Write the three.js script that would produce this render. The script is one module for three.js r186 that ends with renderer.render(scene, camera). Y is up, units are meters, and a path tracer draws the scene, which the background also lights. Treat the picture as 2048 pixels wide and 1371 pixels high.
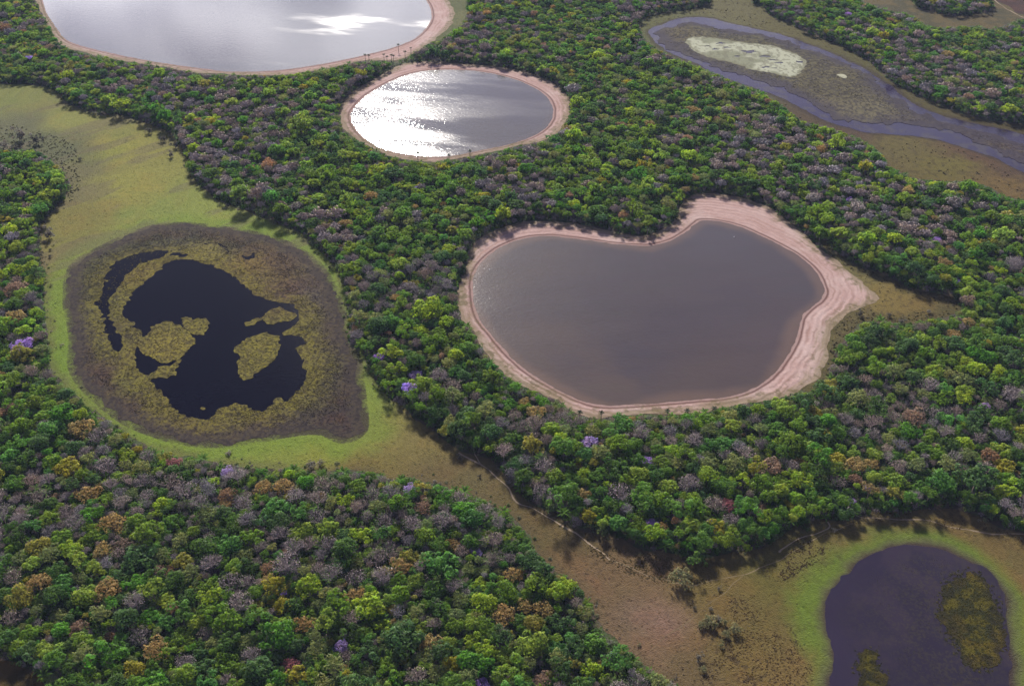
import * as THREE from 'three';
import { mergeGeometries } from 'three/addons/utils/BufferGeometryUtils.js';

// ───────────────────────── camera, sky, sun, exposure ─────────────────────────
const scene = new THREE.Scene();
const PITCH = 36 * Math.PI / 180, CAM_H = 290, FPX = 2054, CX = 1024, CY = 685.5;
const camera = new THREE.PerspectiveCamera(2 * Math.atan(CY / FPX) * 180 / Math.PI, 2048 / 1371, 1, 9000);
camera.position.set(0, CAM_H, 0);
camera.lookAt(0, CAM_H - Math.sin(PITCH), -Math.cos(PITCH));
const renderer = new THREE.WebGLRenderer();
renderer.toneMapping = THREE.LinearToneMapping;
renderer.toneMappingExposure = 2.5;
renderer.shadowMap.enabled = true;

const SUN_EL = 31 * Math.PI / 180, SUN_AZ = -9 * Math.PI / 180;      // in front of the camera, a little to the left
const SUN_DIR = new THREE.Vector3(Math.sin(SUN_AZ) * Math.cos(SUN_EL), Math.sin(SUN_EL), -Math.cos(SUN_AZ) * Math.cos(SUN_EL));
const sun = new THREE.DirectionalLight(new THREE.Color(1.0, 0.935, 0.84), 5.0);
sun.position.copy(SUN_DIR).multiplyScalar(1500).add(new THREE.Vector3(0, 0, -500));
sun.target.position.set(0, 0, -500);
sun.castShadow = true; sun.shadow.radius = 11;
Object.assign(sun.shadow.camera, { left: -1000, right: 1000, top: 1000, bottom: -1000, near: 100, far: 4000 });
sun.shadow.mapSize.set(4096, 4096);
scene.add(sun, sun.target);
scene.fog = new THREE.FogExp2(new THREE.Color(0.50, 0.62, 1.0), 0.000032);

// ───────────────────────── random, noise ─────────────────────────
function rng(seed) { let s = seed | 0; return () => { s = (s + 0x6d2b79f5) | 0; let t = Math.imul(s ^ (s >>> 15), 1 | s); t = (t + Math.imul(t ^ (t >>> 7), 61 | t)) ^ t; return ((t ^ (t >>> 14)) >>> 0) / 4294967296; }; }
const LAT = new Float32Array(65536); { const r = rng(11); for (let i = 0; i < 65536; i++) LAT[i] = r(); }
function vn(x, y) {                                                   // value noise 0..1, period 256
  const xi = Math.floor(x), yi = Math.floor(y); let fx = x - xi, fy = y - yi;
  fx = fx * fx * (3 - 2 * fx); fy = fy * fy * (3 - 2 * fy);
  const a = xi & 255, b = (xi + 1) & 255, c = (yi & 255) << 8, d = ((yi + 1) & 255) << 8;
  const p = LAT[a | c], q = LAT[b | c], r = LAT[a | d], s = LAT[b | d];
  return p + (q - p) * fx + (r - p + (p - q - r + s) * fx) * fy;
}
function fbm(x, y, o = 4) { let v = 0, a = 0.5, t = 0; for (let i = 0; i < o; i++) { v += a * vn(x + i * 37.7, y + i * 91.3); t += a; a *= 0.5; x *= 2.03; y *= 2.03; } return v / t; }
const sm = (a, b, x) => { const t = Math.min(1, Math.max(0, (x - a) / (b - a))); return t * t * (3 - 2 * t); };
const lin = (c) => { c /= 255; return c <= 0.04045 ? c / 12.92 : ((c + 0.055) / 1.055) ** 2.4; };
const srgb = (v) => { v = Math.min(1, Math.max(0, v)); return v <= 0.0031308 ? v * 12.92 : 1.055 * v ** (1 / 2.4) - 0.055; };
const mix3 = (a, b, t) => [a[0] + (b[0] - a[0]) * t, a[1] + (b[1] - a[1]) * t, a[2] + (b[2] - a[2]) * t];

{                                                                     // hazy sky with thin broken cloud, brighter towards the sun
  const W = 1024, H = 512, data = new Float32Array(W * H * 4);
  for (let j = 0; j < H; j++) for (let i = 0; i < W; i++) {
    const el = ((j + 0.5) / H - 0.5) * Math.PI, th = ((i + 0.5) / W - 0.5) * 2 * Math.PI;
    const x = Math.cos(th) * Math.cos(el), y = Math.sin(el), z = Math.sin(th) * Math.cos(el), o = (j * W + i) * 4;
    const c = x * SUN_DIR.x + y * SUN_DIR.y + z * SUN_DIR.z, up = Math.max(y, 0.0);
    const hor = Math.exp(-Math.max(up, 0.08) * 4.5) * (0.75 + 1.25 * sm(-0.3, 1, (x * SUN_DIR.x + z * SUN_DIR.z) / (Math.hypot(x, z) * Math.cos(SUN_EL) + 1e-6))), glow = Math.exp((c - 1) * 45), glow2 = Math.exp((c - 1) * 3);
    let s = [0.04 + 0.80 * hor + 0.5 * glow, 0.05 + 0.78 * hor + 0.48 * glow, 0.125 + 0.88 * hor + 0.46 * glow];
    const k = 1.15 / (up + 0.16), n = fbm(x * k * 3.1 + 30.7, z * k * 3.1 + 8.3, 6), n2 = fbm(x * k * 0.6 + 60.7, z * k * 0.6 + 58.3, 3);
    const cov = sm(0.53, 0.66, n * 0.66 + n2 * 0.36) * sm(-0.02, 0.06, y) * (1 - 0.8 * sm(0.40, 0.56, y)), lit = 0.22 + 0.5 * glow + 0.25 * glow2 + 2.5 * hor - 0.2 * sm(0.62, 0.8, n);
    s = mix3(s, [lit, lit * 0.975, lit * 1.03], cov * 0.8);
    if (y < 0) s = [0.10, 0.10, 0.09];
    data[o] = s[0]; data[o + 1] = s[1]; data[o + 2] = s[2]; data[o + 3] = 1;
  }
  const t = new THREE.DataTexture(data, W, H, THREE.RGBAFormat, THREE.FloatType);
  t.mapping = THREE.EquirectangularReflectionMapping; t.magFilter = t.minFilter = THREE.LinearFilter; t.needsUpdate = true;
  scene.background = t; scene.environment = t;
}

// ───────────────────────── plan drawn over the survey grid: (u, v) on the sight lines of the aerial view, put on the ground ─────────────────────────
const SP = Math.sin(PITCH), CP = Math.cos(PITCH);
function ground(u, v, h = 0) {                                        // [x, s]: metres right, metres ahead
  const a = (u - CX) / FPX, b = (CY - v) / FPX, dy = -SP + b * CP, ds = CP + b * SP, t = (CAM_H - h) / -dy;
  return [a * t, ds * t];
}
function project(x, s, h = 0) { const y = h - CAM_H, f = s * CP - y * SP, b = y * CP + s * SP; return [CX + FPX * x / f, CY - FPX * b / f, f]; }
function spline(p, n = 6) {
  const o = [], L = p.length;
  for (let i = 0; i < L; i++) {
    const a = p[(i + L - 1) % L], b = p[i], c = p[(i + 1) % L], d = p[(i + 2) % L];
    for (let k = 0; k < n; k++) { const t = k / n, t2 = t * t, t3 = t2 * t; o.push([0, 1].map((q) => 0.5 * (2 * b[q] + (c[q] - a[q]) * t + (2 * a[q] - 5 * b[q] + 4 * c[q] - d[q]) * t2 + (3 * b[q] - a[q] - 3 * c[q] + d[q]) * t3))); }
  }
  return o;
}
const pairs = (...n) => { const o = []; for (let i = 0; i < n.length; i += 2) o.push([n[i], n[i + 1]]); return o; };
const P = {
  heart: pairs(946, 569, 952, 541, 971, 516, 1002, 494, 1044, 478, 1090, 472, 1139, 476, 1188, 482, 1230, 488, 1272, 491, 1307, 491, 1342, 481, 1370, 465, 1391, 448, 1403, 441, 1433, 442, 1477, 452, 1515, 468, 1554, 487, 1596, 511, 1624, 534, 1641, 558, 1649, 582, 1641, 600, 1620, 616, 1604, 633, 1599, 653, 1591, 681, 1577, 707, 1554, 740, 1522, 768, 1484, 786, 1438, 796, 1400, 798, 1335, 804, 1265, 809, 1216, 811, 1177, 805, 1135, 789, 1090, 765, 1048, 737, 1013, 704, 981, 667, 960, 639, 949, 608),
  heartSand: pairs(914, 597, 918, 569, 931, 534, 936, 503, 952, 480, 985, 462, 1027, 448, 1076, 442, 1132, 445, 1188, 454, 1216, 461, 1254, 469, 1293, 470, 1324, 459, 1349, 441, 1358, 420, 1370, 401, 1388, 389, 1426, 386, 1487, 396, 1540, 415, 1568, 437, 1606, 462, 1632, 490, 1668, 516, 1700, 543, 1730, 568, 1760, 595, 1738, 608, 1712, 620, 1680, 642, 1660, 672, 1655, 712, 1641, 751, 1610, 776, 1568, 795, 1505, 807, 1452, 815, 1400, 824, 1335, 830, 1282, 829, 1195, 835, 1146, 824, 1118, 802, 1076, 785, 1030, 763, 995, 735, 964, 697, 944, 663, 922, 635),
  heartTip: pairs(1640, 478, 1690, 518, 1722, 532, 1750, 543, 1785, 556, 1813, 573, 1855, 584, 1890, 588, 1918, 602, 1922, 622, 1890, 634, 1855, 640, 1827, 646, 1785, 645, 1750, 640, 1716, 652, 1696, 676, 1676, 700, 1665, 735, 1650, 765, 1618, 785, 1590, 760, 1630, 690, 1700, 600),
  oval: pairs(701, 234, 707, 218, 730, 193, 771, 168, 817, 149, 872, 140, 950, 142, 1010, 153, 1060, 171, 1095, 195, 1106, 222, 1098, 248, 1070, 270, 1020, 288, 950, 303, 900, 312, 849, 313, 780, 302, 738, 283, 712, 258),
  ovalSand: pairs(679, 232, 684, 208, 706, 185, 740, 163, 775, 143, 805, 128, 850, 123, 920, 127, 990, 133, 1060, 146, 1110, 168, 1138, 195, 1141, 225, 1125, 255, 1095, 278, 1040, 291, 960, 309, 900, 320, 850, 323, 790, 314, 730, 289, 690, 260),
  upper: pairs(70, -45, 85, 0, 94, 28, 110, 52, 124, 72, 150, 88, 220, 106, 312, 124, 404, 137, 459, 143, 551, 141, 656, 126, 734, 109, 789, 94, 831, 76, 858, 48, 863, 27, 856, 7, 838, -14, 780, -50, 640, -85, 470, -100, 280, -95, 140, -75),
  upperSand: pairs(52, -50, 69, 0, 90, 39, 112, 78, 140, 98, 220, 116, 321, 133, 408, 146, 555, 150, 652, 137, 734, 122, 795, 121, 832, 104, 860, 86, 897, 55, 910, 27, 902, 9, 884, -10, 800, -62, 640, -100, 470, -116, 270, -110, 130, -90),
  upperGrass: pairs(862, 60, 894, 34, 898, 5, 880, -30, 930, -40, 935, 10, 928, 45, 900, 66, 870, 84),
  dark: pairs(371, 519, 334, 526, 323, 538, 293, 562, 267, 582, 256, 604, 241, 625, 256, 641, 278, 660, 284, 676, 275, 694, 268, 712, 274, 738, 293, 749, 304, 764, 323, 786, 339, 805, 356, 823, 390, 838, 419, 836, 438, 818, 470, 808, 492, 808, 516, 821, 545, 810, 575, 797, 603, 775, 609, 745, 605, 719, 590, 697, 610, 686, 596, 672, 564, 668, 592, 650, 598, 630, 583, 608, 545, 601, 508, 589, 493, 571, 460, 549, 430, 532, 401, 525),
  channel: pairs(326, 500, 276, 507, 229, 526, 213, 556, 203, 587, 190, 610, 205, 628, 208, 652, 215, 675, 237, 704, 246, 682, 224, 650, 214, 624, 219, 597, 237, 575, 256, 545, 290, 524, 330, 512),
  poolA: pairs(341, 505, 375, 508, 392, 494, 420, 487, 442, 489, 454, 500, 449, 513, 452, 499, 440, 491, 424, 489, 395, 497, 379, 512, 350, 512),
  poolB: pairs(480, 511, 494, 513, 507, 504, 508, 518, 494, 519),
  marsh: pairs(137, 586, 141, 545, 167, 515, 223, 486, 260, 469, 315, 452, 371, 449, 445, 457, 520, 470, 575, 489, 623, 519, 653, 556, 672, 597, 686, 645, 698, 686, 712, 727, 717, 771, 724, 834, 720, 862, 686, 878, 646, 861, 594, 863, 520, 876, 445, 886, 371, 882, 315, 866, 260, 844, 208, 807, 163, 762, 147, 727, 149, 686, 145, 645, 138, 615),
  meadow: pairs(-220, 172, -100, 166, 0, 168, 69, 170, 110, 181, 138, 209, 193, 227, 248, 232, 285, 243, 321, 257, 349, 275, 372, 312, 382, 349, 413, 381, 436, 399, 482, 418, 516, 432, 557, 447, 608, 471, 631, 493, 660, 519, 683, 547, 690, 587, 698, 638, 703, 690, 724, 700, 738, 727, 758, 768, 780, 800, 830, 832, 870, 862, 905, 890, 945, 905, 985, 920, 1010, 946, 1032, 980, 1064, 1006, 1112, 1027, 1146, 1054, 1195, 1065, 1236, 1076, 1277, 1094, 1335, 1108, 1390, 1114, 1444, 1108, 1492, 1103, 1533, 1092, 1568, 1066, 1609, 1051, 1657, 1041, 1708, 1037, 1760, 1027, 1812, 1024, 1863, 1017, 1904, 1014, 1949, 1028, 2000, 1050, 2051, 1064, 2250, 1085, 2420, 1250, 2420, 1640, 1460, 1640, 1400, 1440, 1362, 1380, 1340, 1356, 1301, 1338, 1250, 1298, 1215, 1267, 1192, 1240, 1178, 1199, 1153, 1171, 1112, 1144, 1078, 1106, 1054, 1072, 1026, 1037, 992, 1013, 957, 993, 906, 977, 854, 962, 813, 955, 786, 960, 751, 944, 700, 940, 640, 943, 584, 938, 515, 934, 446, 927, 378, 914, 309, 900, 252, 868, 211, 838, 167, 808, 122, 764, 98, 727, 95, 667, 87, 604, 89, 552, 78, 515, 84, 450, 120, 404, 138, 367, 108, 328, 69, 300, 0, 300, -100, 330, -260, 330),
  pond: pairs(1650, 1209, 1667, 1175, 1702, 1140, 1743, 1110, 1794, 1092, 1846, 1092, 1897, 1102, 1932, 1120, 1976, 1139, 2001, 1175, 2014, 1226, 2019, 1295, 2023, 1371, 2030, 1470, 1990, 1560, 1850, 1600, 1730, 1560, 1672, 1460, 1662, 1371, 1664, 1329, 1664, 1295, 1650, 1243),
  pondRing: pairs(1575, 1223, 1582, 1175, 1623, 1133, 1691, 1092, 1743, 1068, 1812, 1060, 1880, 1067, 1949, 1090, 2000, 1125, 2036, 1168, 2052, 1209, 2065, 1300, 2075, 1400, 2080, 1500, 2040, 1610, 1850, 1660, 1700, 1620, 1640, 1500, 1638, 1371, 1622, 1312, 1595, 1260),
  pondPlants: pairs(1898, 1161, 1939, 1141, 1971, 1161, 1996, 1209, 2005, 1278, 1987, 1329, 1949, 1336, 1918, 1305, 1891, 1264, 1880, 1219),
  pondPlantsB: pairs(1722, 1312, 1745, 1304, 1762, 1330, 1772, 1371, 1760, 1430, 1732, 1420, 1719, 1371),
  neMeadow: pairs(1279, 50, 1295, 33, 1337, 25, 1399, 16, 1420, 8, 1424, 0, 1430, -60, 1500, -60, 1502, 0, 1531, 16, 1546, 35, 1581, 48, 1614, 66, 1676, 89, 1726, 116, 1759, 141, 1788, 166, 1846, 195, 1904, 220, 1966, 238, 2048, 250, 2240, 290, 2330, 330, 2330, 450, 2200, 440, 2048, 402, 2007, 389, 1966, 369, 1924, 362, 1862, 360, 1821, 352, 1780, 331, 1767, 311, 1738, 288, 1701, 270, 1650, 252, 1614, 244, 1589, 230, 1560, 206, 1506, 176, 1465, 161, 1407, 137, 1366, 120, 1316, 99, 1287, 72),
  neLake: pairs(1299, 70, 1303, 58, 1337, 44, 1378, 35, 1424, 37, 1473, 50, 1523, 60, 1573, 72, 1614, 87, 1655, 103, 1697, 122, 1738, 143, 1780, 170, 1821, 203, 1862, 224, 1925, 241, 1987, 255, 2048, 269, 2200, 310, 2310, 360, 2310, 420, 2160, 385, 2048, 344, 1987, 315, 1925, 294, 1862, 277, 1800, 269, 1738, 265, 1689, 253, 1647, 240, 1606, 219, 1564, 195, 1515, 178, 1469, 163, 1432, 149, 1395, 128, 1357, 114, 1324, 95),
  neMarsh: pairs(1314, 70, 1328, 59, 1374, 46, 1415, 48, 1469, 62, 1552, 75, 1614, 96, 1697, 131, 1750, 158, 1800, 201, 1862, 234, 1945, 260, 2048, 286, 2200, 325, 2280, 370, 2140, 362, 2048, 327, 1966, 290, 1883, 257, 1821, 248, 1718, 244, 1655, 228, 1614, 199, 1552, 174, 1490, 153, 1432, 136, 1386, 116, 1336, 93),
  mat: pairs(1372, 81, 1395, 73, 1448, 78, 1490, 85, 1540, 91, 1589, 106, 1612, 124, 1606, 142, 1581, 154, 1544, 147, 1498, 138, 1465, 126, 1415, 114, 1382, 97),
  matB: pairs(1674, 150, 1686, 148, 1696, 154, 1690, 157),
  farMeadow: pairs(1712, -60, 1726, 0, 1755, 12, 1780, 21, 1821, 29, 1854, 50, 1896, 55, 1945, 51, 1987, 57, 2028, 44, 2060, 36, 2200, 40, 2300, 60, 2300, -60),
  farWood: pairs(1817, -12, 1838, 15, 1871, 25, 1904, 33, 1945, 31, 1978, 25, 1991, 12, 1980, -12, 1960, -40, 1830, -40),
  farField: pairs(1986, -6, 2020, 12, 2052, 30, 2250, 50, 2300, -55, 1975, -55),
  corner: pairs(-150, 1300, 0, 1322, 40, 1328, 72, 1350, 95, 1385, 110, 1480, 60, 1600, -150, 1600),
};
const island = {
  big: pairs(275, 690, 284, 676, 298, 666, 303, 655, 316, 647, 334, 643, 352, 649, 368, 656, 382, 667, 390, 686, 380, 694, 371, 705, 360, 716, 345, 723, 323, 727, 300, 714, 280, 706),
  lobe: pairs(367, 636, 388, 638, 412, 637, 417, 646, 415, 658, 404, 669, 386, 668, 376, 660, 366, 651),
  right: pairs(468, 701, 482, 686, 505, 672, 527, 665, 545, 670, 558, 671, 560, 693, 555, 708, 545, 723, 520, 741, 494, 760, 483, 754, 477, 742, 476, 725, 478, 711),
  far: pairs(523, 640, 527, 631, 536, 622, 552, 616, 562, 613, 571, 620, 590, 629, 584, 640, 566, 643, 549, 648, 534, 647),
  crumb: pairs(488, 646, 500, 642, 512, 637, 519, 640, 512, 648, 500, 652, 491, 652),
  top: pairs(375, 502, 383, 496, 395, 492, 427, 488, 441, 492, 449, 501, 447, 511, 441, 517, 425, 521, 410, 523, 390, 520, 381, 514),
  low: pairs(298, 754, 305, 745, 315, 735, 330, 733, 348, 727, 359, 718, 357, 732, 352, 742, 353, 750, 342, 749, 333, 756, 318, 754, 306, 758),
  shore: pairs(297, 790, 306, 786, 322, 790, 334, 797, 340, 806, 338, 814, 320, 816, 305, 809),
  tiny: pairs(400, 817, 404, 814, 411, 817, 407, 820),
  dot: pairs(546, 802, 552, 796, 562, 795, 567, 802, 564, 808, 555, 811, 547, 809),
};
const SH = {}; for (const k in P) SH[k] = spline(P[k]);               // smoothed, in survey grid
const G = {}; for (const k in P) G[k] = SH[k].map(([u, v]) => ground(u, v));
function inside(p, x, y) { let c = false; for (let i = 0, j = p.length - 1; i < p.length; j = i++) { const a = p[i], b = p[j]; if (a[1] > y !== b[1] > y && x < (b[0] - a[0]) * (y - a[1]) / (b[1] - a[1]) + a[0]) c = !c; } return c; }
function sdf(p, x, y) { let m = 1e9; for (let i = 0, j = p.length - 1; i < p.length; j = i++) { const a = p[i], b = p[j], ex = b[0] - a[0], ey = b[1] - a[1], t = Math.min(1, Math.max(0, ((x - a[0]) * ex + (y - a[1]) * ey) / (ex * ex + ey * ey + 1e-9))), dx = a[0] + ex * t - x, dy = a[1] + ey * t - y; m = Math.min(m, dx * dx + dy * dy); } return Math.sqrt(m) * (inside(p, x, y) ? -1 : 1); }
function bounds(p, pad = 0) { let a = 1e9, b = -1e9, c = 1e9, d = -1e9; for (const [x, y] of p) { a = Math.min(a, x); b = Math.max(b, x); c = Math.min(c, y); d = Math.max(d, y); } return [a - pad, b + pad, c - pad, d + pad]; }
function field(p, [x0, x1, y0, y1], step) {                          // distance to an outline (metres, negative inside), looked up between grid nodes
  const w = Math.ceil((x1 - x0) / step) + 2, h = Math.ceil((y1 - y0) / step) + 2, d = new Float32Array(w * h);
  for (let j = 0; j < h; j++) for (let i = 0; i < w; i++) d[j * w + i] = sdf(p, x0 + i * step, y0 + j * step);
  return (x, y) => { const fx = Math.min(w - 1.001, Math.max(0, (x - x0) / step)), fy = Math.min(h - 1.001, Math.max(0, (y - y0) / step)), i = fx | 0, j = fy | 0, a = fx - i, b = fy - j, o = j * w + i; return (d[o] * (1 - a) + d[o + 1] * a) * (1 - b) + (d[o + w] * (1 - a) + d[o + w + 1] * a) * b; };
}
// colours of ground found at survey points, blended between them
function anchors(list, pw = 2) {
  const a = []; for (let i = 0; i < list.length; i += 5) { const [x, s] = ground(list[i], list[i + 1]); a.push([x, s, lin(list[i + 2]), lin(list[i + 3]), lin(list[i + 4])]); }
  return (x, s) => { let r = 0, g = 0, b = 0, t = 0; for (const q of a) { const d = (q[0] - x) ** 2 + (q[1] - s) ** 2 + 30, w = 1 / d ** pw; r += q[2] * w; g += q[3] * w; b += q[4] * w; t += w; } return [r / t, g / t, b / t]; };
}
function anchorGrid(list, bb, step, pw) {
  const f = anchors(list, pw), [x0, x1, y0, y1] = bb, w = Math.ceil((x1 - x0) / step) + 2, h = Math.ceil((y1 - y0) / step) + 2, d = new Float32Array(w * h * 3);
  for (let j = 0; j < h; j++) for (let i = 0; i < w; i++) d.set(f(x0 + i * step, y0 + j * step), (j * w + i) * 3);
  return (x, y) => { const fx = Math.min(w - 1.001, Math.max(0, (x - x0) / step)), fy = Math.min(h - 1.001, Math.max(0, (y - y0) / step)), i = fx | 0, j = fy | 0, a = fx - i, b = fy - j, o = (j * w + i) * 3, q = w * 3, r = [0, 0, 0]; for (let k = 0; k < 3; k++) r[k] = (d[o + k] * (1 - a) + d[o + 3 + k] * a) * (1 - b) + (d[o + q + k] * (1 - a) + d[o + q + 3 + k] * a) * b; return r; };
}

// ───────────────────────── sheets and textures ─────────────────────────
const ALB = 0.405;                                                     // survey tones to base colours
function colourMap([x0, x1, y0, y1], W, H, fn, sat = 1.06) {
  const d = new Uint8Array(W * H * 4);
  for (let j = 0; j < H; j++) for (let i = 0; i < W; i++) { const c = fn(x0 + (i + 0.5) / W * (x1 - x0), y0 + (j + 0.5) / H * (y1 - y0)), o = (j * W + i) * 4, l = c[0] * 0.3 + c[1] * 0.6 + c[2] * 0.1; for (let k = 0; k < 3; k++) d[o + k] = srgb(Math.max(0.001, l + (c[k] - l) * sat) * ALB) * 255 + 0.5; d[o + 3] = 255; }
  const t = new THREE.DataTexture(d, W, H); t.colorSpace = THREE.SRGBColorSpace; t.magFilter = THREE.LinearFilter; t.minFilter = THREE.LinearFilter; t.needsUpdate = true; return t;
}
const vivid = (c, k) => { const l = c[0] * 0.3 + c[1] * 0.6 + c[2] * 0.1; return c.map((v) => Math.max(0.001, l + (v - l) * k)); };
function greyMap([x0, x1, y0, y1], W, H, fn) {
  const d = new Uint8Array(W * H * 4);
  for (let j = 0; j < H; j++) for (let i = 0; i < W; i++) { const c = Math.min(1, Math.max(0, fn(x0 + (i + 0.5) / W * (x1 - x0), y0 + (j + 0.5) / H * (y1 - y0)))) * 255, o = (j * W + i) * 4; d[o] = d[o + 1] = d[o + 2] = c; d[o + 3] = 255; }
  const t = new THREE.DataTexture(d, W, H); t.magFilter = THREE.LinearFilter; t.minFilter = THREE.LinearFilter; t.needsUpdate = true; return t;
}
function tile(W, metres, fn) { const t = greyMap([0, metres, 0, metres], W, W, fn); t.wrapS = t.wrapT = THREE.RepeatWrapping; return t; }
function tuned(t, [x0, x1, y0, y1], metres) { const c = t.clone(); c.repeat.set((x1 - x0) / metres, (y1 - y0) / metres); c.needsUpdate = true; return c; }
function rough(p, amp, scale, step = 1.2) {                           // an outline with a natural ragged edge
  const o = [];
  for (let i = 0; i < p.length; i++) { const a = p[i], b = p[(i + 1) % p.length], n = Math.max(1, Math.round(Math.hypot(b[0] - a[0], b[1] - a[1]) / step)); for (let k = 0; k < n; k++) { const x = a[0] + (b[0] - a[0]) * k / n, y = a[1] + (b[1] - a[1]) * k / n; o.push([x + (fbm(x / scale + 5, y / scale, 3) - 0.5) * 2 * amp, y + (fbm(x / scale, y / scale + 77, 3) - 0.5) * 2 * amp]); } }
  return o;
}
function sheet(outline, holes, bb, h, skirt = 0, noRim = false) {                    // flat sheet at height h; skirt gives it thickness
  const cw = (p, want) => (THREE.ShapeUtils.isClockWise(p) === want ? p : p.slice().reverse());
  const v2 = (p) => p.map(([x, y]) => new THREE.Vector2(x, y)), out = cw(v2(outline), false), hs = holes.map((q) => cw(v2(q), true));
  const tri = THREE.ShapeUtils.triangulateShape(out, hs), all = [out, ...hs].flat(), pos = [], uv = [], idx = [];
  for (const p of all) { pos.push(p.x, h, -p.y); uv.push((p.x - bb[0]) / (bb[1] - bb[0]), (p.y - bb[2]) / (bb[3] - bb[2])); }
  for (const t of tri) idx.push(...t);
  if (skirt) for (const ring of noRim ? hs : [out, ...hs]) for (let i = 0; i < ring.length; i++) {
    const a = ring[i], b = ring[(i + 1) % ring.length], q = pos.length / 3;
    for (const [p, y] of [[a, h], [b, h], [a, h - skirt], [b, h - skirt]]) { pos.push(p.x, y, -p.y); uv.push((p.x - bb[0]) / (bb[1] - bb[0]), (p.y - bb[2]) / (bb[3] - bb[2])); }
    idx.push(q, q + 2, q + 1, q + 1, q + 2, q + 3);
  }
  const g = new THREE.BufferGeometry();
  g.setAttribute('position', new THREE.Float32BufferAttribute(pos, 3)); g.setAttribute('uv', new THREE.Float32BufferAttribute(uv, 2)); g.setIndex(idx);
  const n = g.toNonIndexed(); n.computeVertexNormals(); return n;
}
const used = {};
function numbered(n) { const k = used[n] ?? 0; used[n] = k + 1; return k ? n + '_' + String(k).padStart(3, '0') : n; }
function add(name, geo, mat, parent = scene) { const m = new THREE.Mesh(geo, mat); m.name = parent === scene ? numbered(name) : name; parent.add(m); return m; }
function tag(o, label, category, group, kind) { if (label) o.userData.label = label; if (category) o.userData.category = category; if (group) o.userData.group = group; if (kind) o.userData.kind = kind; return o; }
const std = (o) => new THREE.MeshPhysicalMaterial({ roughness: 0.95, metalness: 0, specularIntensity: 0.15, ...o });

const turfBump = tile(512, 32, (x, y) => 0.5 * vn(x * 8, y * 8) + 0.3 * vn(x * 2, y * 2) + 0.2 * vn(x * 4, y * 4));
const rippleBump = tile(512, 64, (x, y) => 0.5 + 0.5 * (0.55 * (vn(x * 0.5 + 3, y * 1 + 1) - 0.5) + 0.45 * (vn(x * 1 + 30, y * 2 + 11) - 0.5) + 0.35 * (vn(x * 2 + 13, y * 4 + 31) - 0.5)) * 2);

// forest floor: one sheet out to the horizon, under everything
{
  const bb = [-3000, 3000, -900, 4200], litter = tile(512, 96, (x, y) => 0.5 + 0.5 * (fbm(x * 2.6667, y * 2.6667, 4) - 0.5));
  const map = (() => { const W = 512, d = new Uint8Array(W * W * 4); for (let j = 0; j < W; j++) for (let i = 0; i < W; i++) { const x = i / W * 256, y = j / W * 256, n = 0.5 * vn(x * 0.25, y * 0.25) + 0.3 * vn(x, y) + 0.2 * vn(x * 0.5, y * 0.5 + 9), c = mix3([0.045, 0.035, 0.024], [0.03, 0.042, 0.016], sm(0.35, 0.65, n)); const o = (j * W + i) * 4; for (let k = 0; k < 3; k++) d[o + k] = srgb(c[k] * (0.8 + 0.5 * vn(x * 2, y * 2))) * 255; d[o + 3] = 255; } const t = new THREE.DataTexture(d, W, W); t.colorSpace = THREE.SRGBColorSpace; t.magFilter = THREE.LinearFilter; t.wrapS = t.wrapT = THREE.RepeatWrapping; t.needsUpdate = true; return tuned(t, bb, 256); })();
  tag(add('ground', sheet([[bb[0], bb[2]], [bb[1], bb[2]], [bb[1], bb[3]], [bb[0], bb[3]]], [], bb, 0), std({ map, bumpMap: tuned(litter, bb, 96), bumpScale: 0.4 })), 'dark leaf litter of the forest floor under the trees', null, null, 'structure');
}

// the western and southern meadow with the marshy dark lake and the weedy pond
const bbM = [-420, 420, 120, 700];
const meadowTone = anchorGrid([
  30, 200, 128, 128, 70, 150, 240, 140, 138, 75, 220, 300, 150, 142, 70, 250, 370, 146, 140, 72, 160, 430, 140, 125, 70, 330, 420, 134, 140, 72, 430, 425, 142, 148, 75, 105, 520, 142, 130, 70, 112, 600, 126, 136, 60, 118, 720, 126, 140, 58, 190, 805, 131, 140, 60, 330, 888, 128, 138, 62, 500, 905, 130, 140, 65, 650, 895, 135, 140, 65, 600, 490, 132, 140, 72, 675, 590, 136, 148, 72, 740, 790, 140, 142, 75, 770, 860, 138, 130, 72, 850, 870, 130, 115, 72, 720, 930, 126, 106, 62, 880, 950, 114, 96, 65, 980, 960, 117, 100, 70, 1010, 1030, 114, 93, 62, 1080, 1060, 112, 93, 62, 1150, 1110, 114, 93, 65, 1200, 1180, 126, 99, 76, 1320, 1250, 138, 108, 97, 1250, 1150, 120, 96, 72, 1280, 1300, 127, 101, 80, 1420, 1180, 117, 99, 60, 1480, 1250, 117, 96, 58, 1500, 1330, 126, 101, 62, 1380, 1330, 117, 94, 68, 1550, 1180, 114, 101, 55, 1600, 1110, 112, 100, 58, 1750, 1050, 114, 98, 62, 1950, 1060, 122, 99, 63, 2030, 1090, 120, 99, 63, 60, 280, 104, 102, 76, 20, 255, 106, 104, 76, 130, 305, 108, 104, 76, 148, 345, 116, 109, 76, 1700, 1400, 116, 98, 60, 2100, 1300, 118, 100, 62], bbM, 6, 1.8);
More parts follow.
